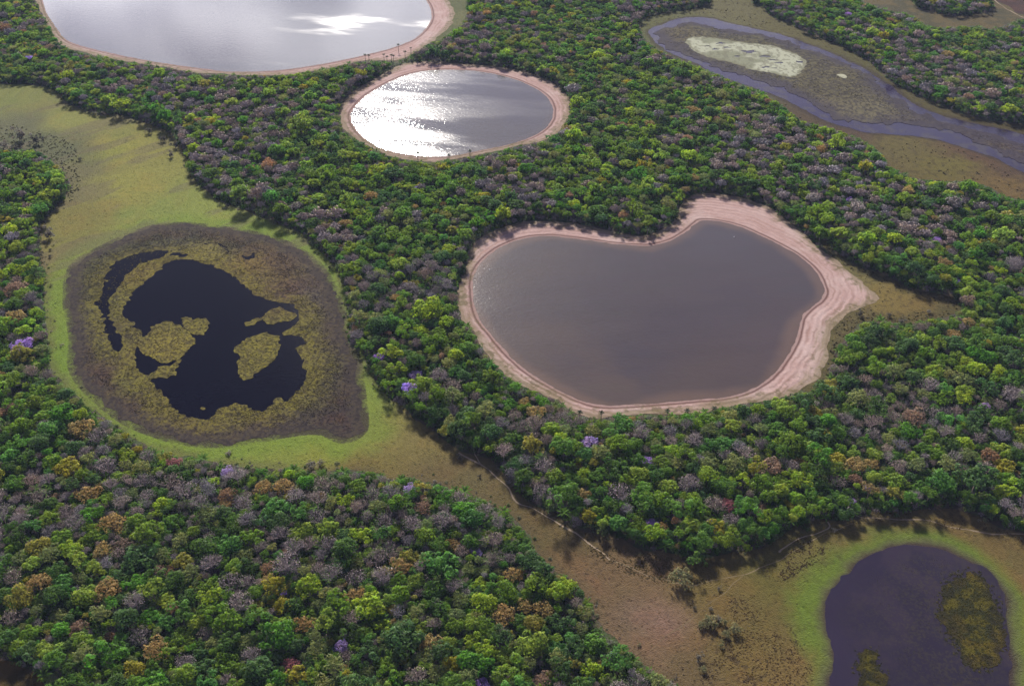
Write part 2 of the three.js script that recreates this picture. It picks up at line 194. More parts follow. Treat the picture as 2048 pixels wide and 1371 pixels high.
const marshTone = anchorGrid([
  150, 600, 62, 58, 45, 170, 700, 75, 58, 52, 200, 760, 80, 62, 55, 260, 820, 82, 66, 58, 370, 860, 80, 68, 58, 500, 860, 85, 72, 60, 620, 850, 72, 64, 58, 690, 845, 58, 47, 50, 700, 760, 72, 66, 58, 670, 660, 82, 70, 62, 640, 580, 88, 80, 72, 590, 510, 92, 84, 70, 480, 480, 80, 76, 58, 380, 465, 74, 72, 60, 270, 490, 72, 70, 52, 190, 530, 78, 76, 50, 185, 600, 95, 92, 52, 200, 690, 100, 98, 58, 260, 760, 105, 102, 58, 300, 810, 102, 95, 55, 470, 840, 105, 98, 58, 590, 800, 98, 92, 60, 630, 740, 98, 92, 58, 620, 660, 95, 90, 58, 520, 560, 108, 95, 60, 560, 590, 88, 68, 60, 500, 530, 112, 95, 58, 270, 550, 114, 100, 55, 240, 600, 100, 98, 60, 260, 660, 82, 75, 58, 410, 505, 120, 112, 66, 330, 690, 128, 116, 66, 520, 700, 112, 106, 60, 390, 650, 110, 104, 62], bbM, 4, 1.9);
const dMarsh = field(G.marsh, bbM, 3), dMeadow = field(G.meadow, bbM, 3), dPond = field(G.pond, bbM, 3), dPondRing = field(G.pondRing, bbM, 3);
function meadowColour(x, s) {
  const wx = x + (fbm(x / 22, s / 22, 3) - 0.5) * 16, ws = s + (fbm(x / 22 + 50, s / 22 + 20, 3) - 0.5) * 16;
  let c = meadowTone(wx, ws);
  const n1 = fbm(x / 9, s / 9, 4), fine = fbm(x / 0.9 + 7, s / 0.9, 3), patch = fbm(x / 30 + 11, s / 30 + 3, 4);
  const m = dMarsh(x, s), e = dMeadow(x, s), p = dPond(x, s), r = dPondRing(x, s);
  c = mix3(c, [c[0] * 0.78, c[1] * 0.9, c[2] * 0.85], sm(0.5, 0.72, patch) * 0.6);
  c = mix3(c, [c[0] * 1.12, c[1] * 0.98, c[2] * 0.95], sm(0.52, 0.7, n1) * 0.5);
  if (m > -2) c = mix3(c, [lin(120), lin(142), lin(56)], 0.55 * (1 - sm(6, 18, m + (n1 - 0.5) * 8)));
  if (m < 3) c = mix3(c, [lin(76), lin(69), lin(52)], 1 - sm(-1, 7, m + (n1 - 0.5) * 10 + (fine - 0.5) * 5));
  if (r < 6) {                                                        // green sward round the pond, then pale grey-brown stalks, then the wet rim
    const q = n1 - 0.5;
    c = mix3(c, [lin(106), lin(124), lin(50)], (1 - sm(-5, 5, r + q * 8)) * 0.9);
    c = mix3(c, [lin(98), lin(92), lin(68)], (1 - sm(1.5, 5.5, p + q * 6)) * 0.7);
    c = mix3(c, [lin(72), lin(58), lin(56)], 1 - sm(-0.5, 2.6, p + q * 4));
  }
  c = mix3(c, [lin(100), lin(88), lin(66)], sm(-5, 0, e + (n1 - 0.5) * 8) * 0.5);
  const t = fbm(x / 1.7 + 31, s / 1.7, 3), spots = sm(0.62, 0.7, t) * sm(0.42, 0.62, fbm(x / 26 + 90, s / 26 + 14, 3)) * sm(330, 200, s - 0.2 * x);
  c = mix3(c, [lin(70), lin(55), lin(40)], spots * 0.7);
  const wash = fbm((x + s) / 60 + 5, (x - s) / 14 + 17, 4); c = mix3(c, [lin(112), lin(98), lin(84)], sm(0.6, 0.72, wash) * 0.45 * sm(330, 430, s));
  const k = 0.72 + 0.56 * fine; return [c[0] * k * 0.99, c[1] * k * 1.06, c[2] * k * 0.97];
}
const meadowMap = colourMap(bbM, 2048, 1536, meadowColour, 1.04);
const meadowMat = std({ map: meadowMap, bumpMap: tuned(turfBump, bbM, 32), bumpScale: 0.35 });
const structure = (o, label) => tag(o, label, null, null, 'structure');
structure(add('meadow', sheet(rough(G.meadow, 2.2, 7, 2), [], bbM, 0.04), meadowMat), 'yellow green to brown meadow running round the dark lake and down to the pond');

function waterMat(o, bump = 0.05, bb = bbM, metres = 64) { return new THREE.MeshPhysicalMaterial({ roughness: 0.12, ior: 1.333, metalness: 0, bumpMap: tuned(rippleBump, bb, metres), bumpScale: bump, ...o }); }
// dark lake: peat water under a floating ring of marsh plants
const lakeOutline = G.marsh.map(([x, s]) => { const c = [-128, 405]; return [c[0] + (x - c[0]) * 0.93, c[1] + (s - c[1]) * 0.93]; });
structure(add('dark_lake', sheet(lakeOutline, [], bbM, 0.065), waterMat({ color: new THREE.Color(0.0012, 0.0011, 0.004), roughness: 0.06, specularIntensity: 0.1 }, 0.012)), 'still black water of the marshy lake on the west side');
const holes = ['dark', 'channel', 'poolA', 'poolB'].map((k) => rough(spline(P[k], 3).map(([u, v]) => ground(u, v)), 2.2, 2.6, 0.6));
const dDark = field(holes[0], bbM, 2.5), dChannel = field(holes[1], bbM, 2.5);
const marshColour = (x, s) => {
  const wx = x + (fbm(x / 7, s / 7, 3) - 0.5) * 8, ws = s + (fbm(x / 7 + 40, s / 7, 3) - 0.5) * 8; let c = marshTone(wx, ws);
  const n = fbm(x / 2.2, s / 2.2, 4), f = fbm(x / 0.55, s / 0.55 + 5, 2), g = fbm(x / 1.1 + 60, s / 1.1, 3), m = dMarsh(x, s), w = Math.min(dDark(x, s), dChannel(x, s) + 3);
  c = mix3(c, [lin(118), lin(110), lin(54)], 0.6 * sm(13, 2, w + (n - 0.5) * 14));                     // olive floating plants along the water
  c = mix3(c, [lin(82), lin(62), lin(52)], 0.55 * sm(12, 22, w + (n - 0.5) * 10) * sm(0.35, 0.6, fbm(x / 14 + 8, s / 14, 3)));
  c = mix3(c, [lin(66), lin(58), lin(53)], sm(-10, -2, m + (n - 0.5) * 10));
  c = mix3(c, [c[0] * 0.42, c[1] * 0.38, c[2] * 0.45], sm(0.5, 0.68, g) * 0.75);
  c = mix3(c, [c[0] * 1.35, c[1] * 1.38, c[2] * 1.0], sm(0.5, 0.3, g) * 0.7);
  const cr = Math.abs(fbm(x / 9 + 3, s / 9 + 60, 3) - 0.5); c = mix3(c, [0.012, 0.01, 0.012], sm(0.016, 0.004, cr) * 0.45);
  const k = 0.68 + 0.64 * f; return [c[0] * k, c[1] * k, c[2] * k];
};
const bbR = bounds(G.marsh, 8), marshMap = colourMap(bbR, 1536, 1536, marshColour, 1.12), marshMat = std({ map: marshMap, bumpMap: tuned(turfBump, bbR, 14), bumpScale: 0.04 });
structure(add('marsh', sheet(rough(G.marsh, 3.2, 5, 1.2), holes, bbR, 0.10, 0.03, true), marshMat), 'ring of olive and reddish brown marsh plants floating round the black water');
const islandLabel = {
  big: 'largest golden green floating island, left of centre in the black lake', lobe: 'rounded green plant raft touching the upper right of the largest island', right: 'leaf-shaped golden island alone right of centre in the black lake', far: 'small green island by the right shore of the black lake, cut by cracks',
  crumb: 'thin sliver of plants beside the small island near the right shore', top: 'oval straw-coloured plant island at the top of the marsh ring', low: 'ragged green plant raft below the largest island', shore: 'orange-green oval plant patch by the lower left shore of the black lake', tiny: 'tiny plant tuft alone at the bottom of the black lake', dot: 'small round plant clump at the lower right shore of the black lake' };
const islandShape = {};
for (const k in island) {
  const o = rough(spline(island[k], 5).map(([u, v]) => ground(u, v)), k === 'tiny' || k === 'dot' ? 0.4 : 1.5, 2.0, 0.5); islandShape[k] = o;
  const c = bounds(o), g = sheet(o, [], bbR, 0.22, 0.16), root = new THREE.Group(); root.name = numbered('floating_island'); root.position.set((c[0] + c[1]) / 2, 0.06, -(c[2] + c[3]) / 2); scene.add(root);
  g.translate(-root.position.x, -root.position.y + 0.0, -root.position.z); add('plant_mat', g, marshMat, root); tag(root, islandLabel[k], 'plant island', 'plant islands in the black lake'); islandShape[k].root = root;
}
// weedy pond, lower right
const bbP = bounds(G.pond, 4), dPlants = field(G.pondPlants, bbP, 2), dPlantsB = field(G.pondPlantsB, bbP, 2), dPondP = field(G.pond, bbP, 2);
const pondTone = anchorGrid([1660, 1215, 74, 58, 82, 1672, 1290, 92, 76, 114, 1690, 1320, 84, 70, 104, 1700, 1170, 66, 52, 80, 1760, 1120, 56, 45, 70, 1830, 1105, 52, 42, 62, 1900, 1115, 66, 54, 72, 1820, 1150, 30, 24, 44, 1780, 1200, 44, 36, 54, 1740, 1240, 56, 46, 66, 1800, 1260, 44, 38, 46, 1850, 1200, 34, 28, 42, 1860, 1300, 34, 28, 34, 1820, 1360, 34, 28, 34, 1900, 1360, 26, 22, 32, 1960, 1355, 30, 26, 34, 1740, 1290, 52, 44, 58, 2005, 1260, 62, 54, 48, 1980, 1150, 60, 52, 48], bbP, 3, 1.8);  // includes the violet sheen of reflected sky, painted faintly into the water colour
const pondMap = colourMap(bbP, 1024, 1024, (x, s) => {
  const n = fbm(x / 3, s / 3, 4), f = fbm(x / 0.8, s / 0.8, 2), q = (n - 0.5) * 9; let c = mix3([lin(50), lin(42), lin(60)], pondTone(x + q, s - q), 0.12); c = mix3(c, [lin(66), lin(54), lin(68)], 0.5 * sm(0.5, 0.7, fbm(x / 9 + 4, s / 9, 4)));
  const a = sm(0.46, 0.74, fbm(x / 0.6, s / 0.6, 3) * 0.85 + n * 0.25); c = mix3(c, [lin(78), lin(72), lin(48)], a * 0.22 * sm(0, -14, dPondP(x, s)) + a * 0.3 * sm(26, 4, dPlants(x, s)));
  return c;
}, 0.9);
structure(add('pond', sheet(rough(G.pond, 1.5, 5, 1.2), [], bbP, 0.09), waterMat({ map: pondMap, roughness: 0.12 }, 0.012, bbP, 64)), 'shallow purple grey pond thick with water weed, lower right');
const weedMap = colourMap(bbP, 768, 768, (x, s) => { const n = fbm(x / 2.4, s / 2.4, 4), f = fbm(x / 0.6, s / 0.6, 2), e = Math.min(dPlants(x, s), dPlantsB(x, s)); let c = mix3([lin(92), lin(86), lin(28)], [lin(54), lin(56), lin(26)], sm(0.42, 0.6, n)); c = mix3(c, [lin(108), lin(86), lin(36)], sm(0.55, 0.7, fbm(x / 6, s / 6, 3)) * 0.3); c = mix3(c, [lin(44), lin(38), lin(28)], sm(-5, 0, e + (n - 0.5) * 8) * 0.6); const k = 0.7 + 0.6 * f; return c.map((v) => v * k); });
const weedMat = std({ map: weedMap, bumpMap: tuned(turfBump, bbP, 20), bumpScale: 0.35 });
tag(add('water_weed', sheet(rough(G.pondPlants, 3.6, 4, 0.6), [], bbP, 0.16, 0.07), weedMat), 'large oval bed of mustard water weed in the lower right pond', 'water weed');
tag(add('water_weed', sheet(rough(G.pondPlantsB, 2.8, 3, 0.6), [], bbP, 0.16, 0.07), weedMat), 'small dark bed of water weed at the bottom of the lower right pond', 'water weed');

// three salt lakes with sand beaches
function beachMap(bb, W, H, water, sandEdge, seed, tip) {
  const dw = field(water, bb, 1.5), de = field(sandEdge, bb, 1.5);
  const mid = [(bb[0] + bb[1]) / 2, (bb[2] + bb[3]) / 2], wig = (x, s) => (fbm(x / 6 + seed, s / 6, 4) - 0.5) * 3.2;
  const colour = colourMap(bb, W, H, (x, s) => {
    const q = wig(x, s), w = dw(x, s), d = w + q, e = de(x, s), along = Math.atan2(x - mid[0], s - mid[1]) * 90, n = 0.3 * fbm(x / 3 + seed, s / 3, 4) + 0.7 * fbm(along / 16 + seed, d / 1.1, 4), f = fbm(x / 0.7, s / 0.7 + seed, 3), big = fbm(x / 18 + seed, s / 18, 3);
    let c = [lin(196), lin(166), lin(160)];
    c = mix3(c, [lin(186), lin(154), lin(147)], sm(0.42, 0.62, n)); c = mix3(c, [lin(206), lin(182), lin(176)], sm(0.5, 0.7, big) * 0.6);
    for (const [at, wd, k] of [[4.6, 0.7, 0.5], [7.4, 0.5, 0.4], [10.2, 0.8, 0.4], [13.5, 0.6, 0.3]]) c = mix3(c, [lin(150), lin(112), lin(98)], Math.exp(-(((d - at) / wd) ** 2)) * k * sm(0.35, 0.6, fbm(x / 11 + at, s / 11, 3)));
    c = mix3(c, [lin(108), lin(76), lin(70)], Math.exp(-(((w + q * 0.2 - 1.7) / 0.75) ** 2)) * 0.95);      // wet sand and the wrack line
    c = mix3(c, [lin(168), lin(140), lin(134)], sm(1.4, 0.2, w + q * 0.2));
    const g = sm(-7.5, -1, e + (n - 0.5) * 9); c = mix3(c, [lin(134), lin(122), lin(92)], g * 0.75);
    c = mix3(c, [lin(104), lin(96), lin(58)], sm(0.56, 0.68, fbm(x / 2.4, s / 2.4, 4)) * sm(-11, -3, e) * 0.6);
    const k = 0.86 + 0.28 * f; return c.map((v) => v * k * 1.04);
  }, 1);
  const bump = greyMap(bb, W, H, (x, s) => { const d = dw(x, s) + wig(x, s); return 0.35 + 0.18 * sm(0, 6, d) + 0.1 * Math.cos(d * 1.9) * sm(1, 3, d) + 0.25 * (fbm(x / 1.2, s / 1.2, 3) - 0.5); });
  return { map: colour, bumpMap: bump, bumpScale: 0.45 };
}
const bbH = bounds(G.heartSand, 6), bbO = bounds(G.ovalSand, 6), bbU = bounds(G.upperSand, 6), bbT = bounds(G.heartTip, 4);
{                                                                     // dry grass behind the point of the heart
  const dS = field(G.heartSand, bbT, 2), dT = field(G.heartTip, bbT, 2), tone = anchors([1790, 590, 132, 116, 66, 1850, 610, 126, 108, 62, 1720, 545, 126, 118, 74, 1900, 612, 108, 98, 58, 1700, 650, 122, 110, 72, 1670, 720, 126, 116, 78]);
  const map = colourMap(bbT, 640, 640, (x, s) => { const n = fbm(x / 4, s / 4, 4), f = fbm(x / 0.8, s / 0.8, 3); let c = tone(x, s); c = mix3(c, [lin(84), lin(80), lin(48)], sm(-11, -2, dT(x, s) + (n - 0.5) * 12) * 0.7); c = mix3(c, [lin(80), lin(66), lin(44)], sm(0.6, 0.68, fbm(x / 1.6, s / 1.6, 3)) * 0.5); const k = 0.8 + 0.4 * f; return c.map((v) => v * k); });
  structure(add('grass_clearing', sheet(rough(G.heartTip, 2.5, 6, 1.5), [], bbT, 0.04), std({ map, bumpMap: tuned(turfBump, bbT, 32), bumpScale: 0.4 })), 'dry yellow grass clearing behind the point of the heart-shaped lake');
}
structure(add('beach', sheet(rough(G.heartSand, 1.6, 6, 1.2), [], bbH, 0.08), std(beachMap(bbH, 1280, 1024, G.heart, G.heartSand, 0))), 'pink sand beach round the heart-shaped lake');
structure(add('beach', sheet(rough(G.ovalSand, 1.6, 6, 1.5), [], bbO, 0.08), std(beachMap(bbO, 768, 768, G.oval, G.ovalSand, 40))), 'pink sand beach round the oval lake');
structure(add('beach', sheet(rough(G.upperSand, 2.5, 8, 2), [], bbU, 0.08), std(beachMap(bbU, 1280, 640, G.upper, G.upperSand, 80))), 'pale sand beach round the large lake at the top');
function lake(name, outline, bb, tones, W, H, label, wind, bump, edge) {
  const tone = anchorGrid(tones, bb, 4, 1.4), d = field(outline, bb, 2.5);
  const map = colourMap(bb, W, H, (x, s) => { const q = (fbm(x / 24 + 3, s / 24, 4) - 0.5), st = fbm(x / 40 + s / 90, s / 9 - x / 60, 4); let c = mix3([lin(82), lin(74), lin(73)], tone(x + q * 40, s + q * 40), name === 'heart_lake' ? 0.5 : 1); c = c.map((v) => v * (0.93 + 0.14 * st) * 1.18); return mix3(c, edge, 0.5 * sm(-7, 0, d(x, s) + q * 9)); }, 1);
  const rmap = greyMap(bb, W, H, wind);
  structure(add(name, sheet(rough(outline, 0.7, 4, 1), [], bb, 0.12), waterMat({ map, roughness: 1, roughnessMap: rmap }, bump, bb, 64)), label);
}
lake('heart_lake', G.heart, bbH, [1000, 540, 84, 74, 64, 970, 580, 86, 74, 66, 1100, 500, 80, 72, 68, 1250, 520, 72, 66, 68, 1450, 470, 78, 74, 80, 1600, 560, 72, 66, 70, 1560, 680, 84, 70, 72, 1200, 600, 72, 65, 68, 1350, 650, 66, 58, 66, 1250, 720, 62, 55, 66, 1450, 620, 72, 64, 70, 1480, 740, 82, 68, 66, 1100, 740, 90, 74, 64, 1050, 700, 88, 74, 66, 1200, 790, 90, 75, 66, 1400, 780, 84, 70, 64, 1100, 620, 76, 68, 68], 1024, 1024, 'grey brown heart-shaped lake with clouded water', (x, s) => 0.08 + 0.03 * (fbm(x / 40, s / 14, 4) - 0.5), 0.03, [lin(132), lin(108), lin(92)]);
lake('oval_lake', G.oval, bbO, [780, 220, 74, 70, 76, 900, 170, 74, 70, 78, 1040, 200, 70, 64, 70, 1000, 260, 76, 70, 70, 860, 290, 74, 70, 74], 768, 768, 'oval lake glittering in the sun between the woods', (x, s) => { const [u, v] = [x / 60, s / 16 + x / 90], n = fbm(u + 4, v + 2, 5); return 0.045 + 0.075 * sm(0.34, 0.68, n + 0.12 * sm(20, -100, x)); }, 0.04, [lin(96), lin(84), lin(78)]);
lake('upper_lake', G.upper, bbU, [200, 40, 78, 76, 86, 400, 70, 84, 82, 88, 600, 40, 88, 88, 90, 800, 40, 88, 88, 94], 1280, 640, 'large pale lake at the top with cloud reflections', (x, s) => { const n = fbm(x / 90 + 14, s / 30 + x / 160 + 8, 5); return 0.04 + 0.14 * sm(0.39, 0.6, n) * sm(-260, -140, x); }, 0.012, [lin(110), lin(102), lin(100)]);

// north-eastern marsh meadow
const bbN = bounds(G.neMeadow, 6), dNL = field(G.neLake, bbN, 4), dNM = field(G.neMarsh, bbN, 4), dNE = field(G.neMeadow, bbN, 4);
const neTone = anchorGrid([1350, 30, 100, 102, 58, 1450, 20, 106, 102, 64, 1600, 60, 100, 95, 54, 1750, 122, 92, 89, 48, 1850, 192, 88, 82, 45, 2000, 247, 84, 76, 42, 1300, 85, 96, 101, 56, 1480, 165, 86, 84, 56, 1650, 255, 88, 74, 52, 1800, 290, 106, 97, 54, 1900, 330, 110, 102, 50, 2020, 372, 116, 96, 56, 1950, 310, 96, 74, 54, 2040, 345, 90, 72, 54, 1700, 262, 90, 72, 56], bbN, 8, 1.8);
structure(add('marsh_meadow', sheet(rough(G.neMeadow, 3, 8, 2), [], bbN, 0.04), std({ bumpMap: tuned(turfBump, bbN, 32), bumpScale: 0.4, map: colourMap(bbN, 1536, 1024, (x, s) => { const n = fbm(x / 9, s / 9, 4), f = fbm(x / 1.3, s / 1.3, 3); let c = neTone(x + (n - 0.5) * 20, s + (n - 0.5) * 20); c = mix3(c, [lin(62), lin(52), lin(44)], sm(5, 0.5, dNL(x, s) + (n - 0.5) * 6) * 0.7); c = mix3(c, [lin(70), lin(60), lin(36)], sm(0.58, 0.68, fbm(x / 2.5 + 9, s / 2.5, 3)) * 0.45); const k = 0.8 + 0.4 * f; return c.map((v) => v * k); }) })), 'olive meadow round the weed-filled lake, upper right');
const neWaterTone = anchorGrid([1305, 62, 84, 80, 104, 1330, 100, 82, 78, 104, 1400, 37, 86, 84, 108, 1500, 56, 84, 82, 104, 1620, 92, 78, 70, 90, 1700, 124, 64, 52, 66, 1800, 190, 60, 50, 66, 1900, 236, 58, 50, 72, 2040, 272, 60, 52, 70, 1420, 143, 82, 78, 104, 1500, 172, 96, 92, 116, 1560, 192, 84, 80, 108, 1650, 240, 70, 66, 100, 1750, 262, 60, 56, 96, 1850, 272, 56, 54, 96, 1950, 304, 60, 54, 80, 2040, 338, 58, 50, 64], bbN, 8, 1.8);  // purple blue of the mirrored sky, partly painted into the water
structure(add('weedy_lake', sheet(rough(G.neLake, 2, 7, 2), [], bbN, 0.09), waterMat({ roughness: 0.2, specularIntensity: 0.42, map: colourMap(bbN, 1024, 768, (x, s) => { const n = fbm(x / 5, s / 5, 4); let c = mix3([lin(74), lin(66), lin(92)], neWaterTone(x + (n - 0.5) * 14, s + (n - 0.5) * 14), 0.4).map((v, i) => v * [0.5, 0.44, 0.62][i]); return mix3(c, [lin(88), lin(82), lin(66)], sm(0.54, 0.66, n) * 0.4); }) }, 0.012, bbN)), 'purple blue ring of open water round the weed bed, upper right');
const neMarshTone = anchorGrid([1340, 70, 92, 84, 60, 1420, 60, 88, 84, 62, 1550, 85, 88, 84, 60, 1700, 150, 90, 84, 60, 1800, 220, 92, 86, 72, 1650, 190, 84, 78, 56, 1500, 150, 86, 82, 60, 1720, 225, 106, 100, 78, 1640, 215, 104, 96, 76, 1850, 245, 92, 84, 76, 1950, 275, 92, 80, 72, 2050, 305, 94, 80, 74], bbN, 8, 1.8);
const neMarshMap = colourMap(bbN, 1536, 1024, (x, s) => { const n = fbm(x / 1.7, s / 1.7, 4), f = fbm(x / 0.9, s / 0.9, 2), b = fbm(x / 20, s / 20, 3); let c = neMarshTone(x + (b - 0.5) * 30, s + (b - 0.5) * 30); c = mix3(c, [lin(52), lin(46), lin(44)], sm(0.5, 0.64, n) * 0.7); c = mix3(c, [lin(112), lin(106), lin(76)], sm(0.48, 0.34, n) * 0.45); c = mix3(c, [lin(64), lin(58), lin(70)], sm(-22, -2, dNM(x, s) + (b - 0.5) * 30 + (n - 0.5) * 10) * 0.85); const k = 0.74 + 0.52 * f; return c.map((v) => v * k); });
const neMarshMat = std({ map: neMarshMap, bumpMap: tuned(turfBump, bbN, 16), bumpScale: 0.04 });
structure(add('weed_bed', sheet(rough(G.neMarsh, 6.5, 7, 1.2), [rough(G.mat, 2.2, 4, 1)], bbN, 0.26, 0.17), neMarshMat), 'brown weed bed filling the lake, upper right');
{
  const bb = bounds(G.mat, 6), dm = field(G.mat, bb, 2), map = colourMap(bb, 768, 512, (x, s) => { const n = fbm(x / 2, s / 3.4, 4), f = fbm(x / 0.8, s / 0.8, 2), b = fbm(x / 16 + 8, s / 16, 3); let c = mix3([lin(176), lin(180), lin(150)], [lin(136), lin(140), lin(108)], sm(0.44, 0.62, b)); c = mix3(c, [lin(112), lin(110), lin(84)], sm(0.5, 0.62, n) * 0.55); c = mix3(c, [lin(120), lin(118), lin(86)], sm(-6, 0, dm(x, s) + (n - 0.5) * 10) * 0.7); const k = 0.86 + 0.28 * f; return c.map((v) => v * k * 1.1); }, 0.8);
  const r = rng(5), gaps = []; const cuts = [[1440, 86, 7, 3], [1452, 95, 8, 2], [1430, 98, 6, 2], [1496, 104, 15, 5], [1531, 112, 12, 2.4], [1545, 120, 9, 2], [1528, 134, 7, 3.4], [1560, 126, 10, 2], [1598, 124, 8, 3], [1475, 112, 6, 2], [1415, 92, 7, 1.6], [1550, 136, 6, 1.6]];
  for (const [u, v, a, b] of cuts) { const q = []; for (let k = 0; k < 18; k++) { const t = k / 18 * 6.283, w = 0.45 + 0.9 * r(); q.push(ground(u + Math.cos(t) * a * w + b * 1.6 * Math.sin(2 * t + a), v + Math.sin(t) * b * w * 0.7)); } gaps.push(q); }
  tag(add('lily_mat', sheet(rough(G.mat, 2.6, 4, 0.9), gaps, bb, 0.22, 0.12), std({ map })), 'pale grey green lily mat with purple gaps in the weed bed', 'lily mat');
  tag(add('lily_mat', sheet(rough(G.matB, 1.4, 3, 0.6), [], bbN, 0.30, 0.1), std({ color: new THREE.Color(0.2, 0.2, 0.14) })), 'small pale lily patch alone right of the large pale mat', 'lily mat');
}
{                                                                     // far meadow, far field and the remaining clearings
  const clear = (name, key, c1, c2, label, h = 0.04) => { const bb = bounds(G[key], 4), map = colourMap(bb, 512, 384, (x, s) => { const n = fbm(x / 9, s / 9, 4), f = fbm(x / 1.6, s / 1.6, 3), c = mix3(c1.map(lin), c2.map(lin), sm(0.4, 0.62, n)), k = 0.78 + 0.44 * f; return c.map((v) => v * k); }); structure(add(name, sheet(rough(G[key], 2, 7, 2), [], bb, h), std({ map, bumpMap: tuned(turfBump, bb, 32), bumpScale: 0.4 })), label); };
  clear('far_meadow', 'farMeadow', [104, 92, 58], [84, 80, 52], 'brown meadow among the woods at the upper right');
  clear('bare_field', 'farField', [84, 56, 44], [72, 50, 42], 'bare reddish field in the upper right corner', 0.07);
  clear('grass_clearing', 'corner', [112, 92, 54], [86, 74, 42], 'brown grass clearing in the lower left corner');
  clear('grass_clearing', 'upperGrass', [110, 112, 70], [96, 102, 60], 'green strip of grass beside the beach of the large upper lake', 0.05);
}
// footpaths worn by cattle
function path(pts, width, label, seed, tone = [0.18, 0.14, 0.10]) {
  const r = rng(seed), c = new THREE.CatmullRomCurve3(pts.map(([u, v]) => { const [x, s] = ground(u, v); return new THREE.Vector3(x, 0, -s); })), n = Math.round(c.getLength() / 0.9), pos = [], uv = [], idx = [];
  for (let i = 0; i <= n; i++) { const p = c.getPointAt(i / n), t = c.getTangentAt(i / n), w = width * (0.35 + 0.9 * vn(i * 0.23 + seed, 3)) * 0.5, j = (fbm(i * 0.12 + seed, 9, 3) - 0.5) * 2.2; pos.push(p.x - t.z * (w + j), 0.065, p.z + t.x * (w + j), p.x + t.z * (w - j), 0.065, p.z - t.x * (w - j)); uv.push(0, i, 1, i); if (i) { const q = i * 2; idx.push(q - 2, q, q - 1, q - 1, q, q + 1); } }
  const g = new THREE.BufferGeometry(); g.setAttribute('position', new THREE.Float32BufferAttribute(pos, 3)); g.setAttribute('uv', new THREE.Float32BufferAttribute(uv, 2)); g.setIndex(idx); g.computeVertexNormals();
  structure(add('footpath', g, std({ color: new THREE.Color(...tone) })), label);
}
path(pairs(920, 903, 940, 918, 961, 931, 985, 948, 1004, 964, 1016, 979, 1033, 1003, 1064, 1017, 1105, 1037, 1143, 1061, 1174, 1082, 1198, 1099, 1219, 1120), 0.85, 'pale winding footpath along the right side of the brown meadow strip', 1);
path(pairs(1219, 1120, 1260, 1137, 1318, 1158, 1383, 1170, 1417, 1164, 1451, 1154, 1499, 1144, 1540, 1127, 1582, 1106, 1623, 1082, 1664, 1062, 1712, 1047), 0.4, 'faint footpath curving round the green shrubs to the pond', 2, [0.125, 0.097, 0.06]);
path(pairs(1561, 1106, 1575, 1092, 1588, 1082, 1606, 1076, 1623, 1072, 1647, 1061, 1660, 1052, 1657, 1043), 0.7, 'short pale footpath below the forest edge left of the pond', 3);
path(pairs(1706, 1026, 1726, 1036, 1777, 1037, 1820, 1040, 1856, 1039, 1898, 1051, 1939, 1060, 2000, 1067, 2060, 1069, 2160, 1085), 0.8, 'pale footpath above the pond running off to the right', 4, [0.13, 0.1, 0.068]);
path(pairs(944, 890, 948, 906, 956, 918, 963, 932), 0.8, 'short footpath branch climbing into the trees', 5);
path(pairs(1300, 1300, 1348, 1261, 1400, 1222, 1440, 1190, 1492, 1147), 0.3, 'thin straight footpath crossing the brown meadow', 6, [0.10, 0.075, 0.042]);
path(pairs(1986, -4, 2003, 10, 2022, 22, 2050, 36, 2120, 60), 1.1, 'pale dirt road beside the bare field in the upper right corner', 7);

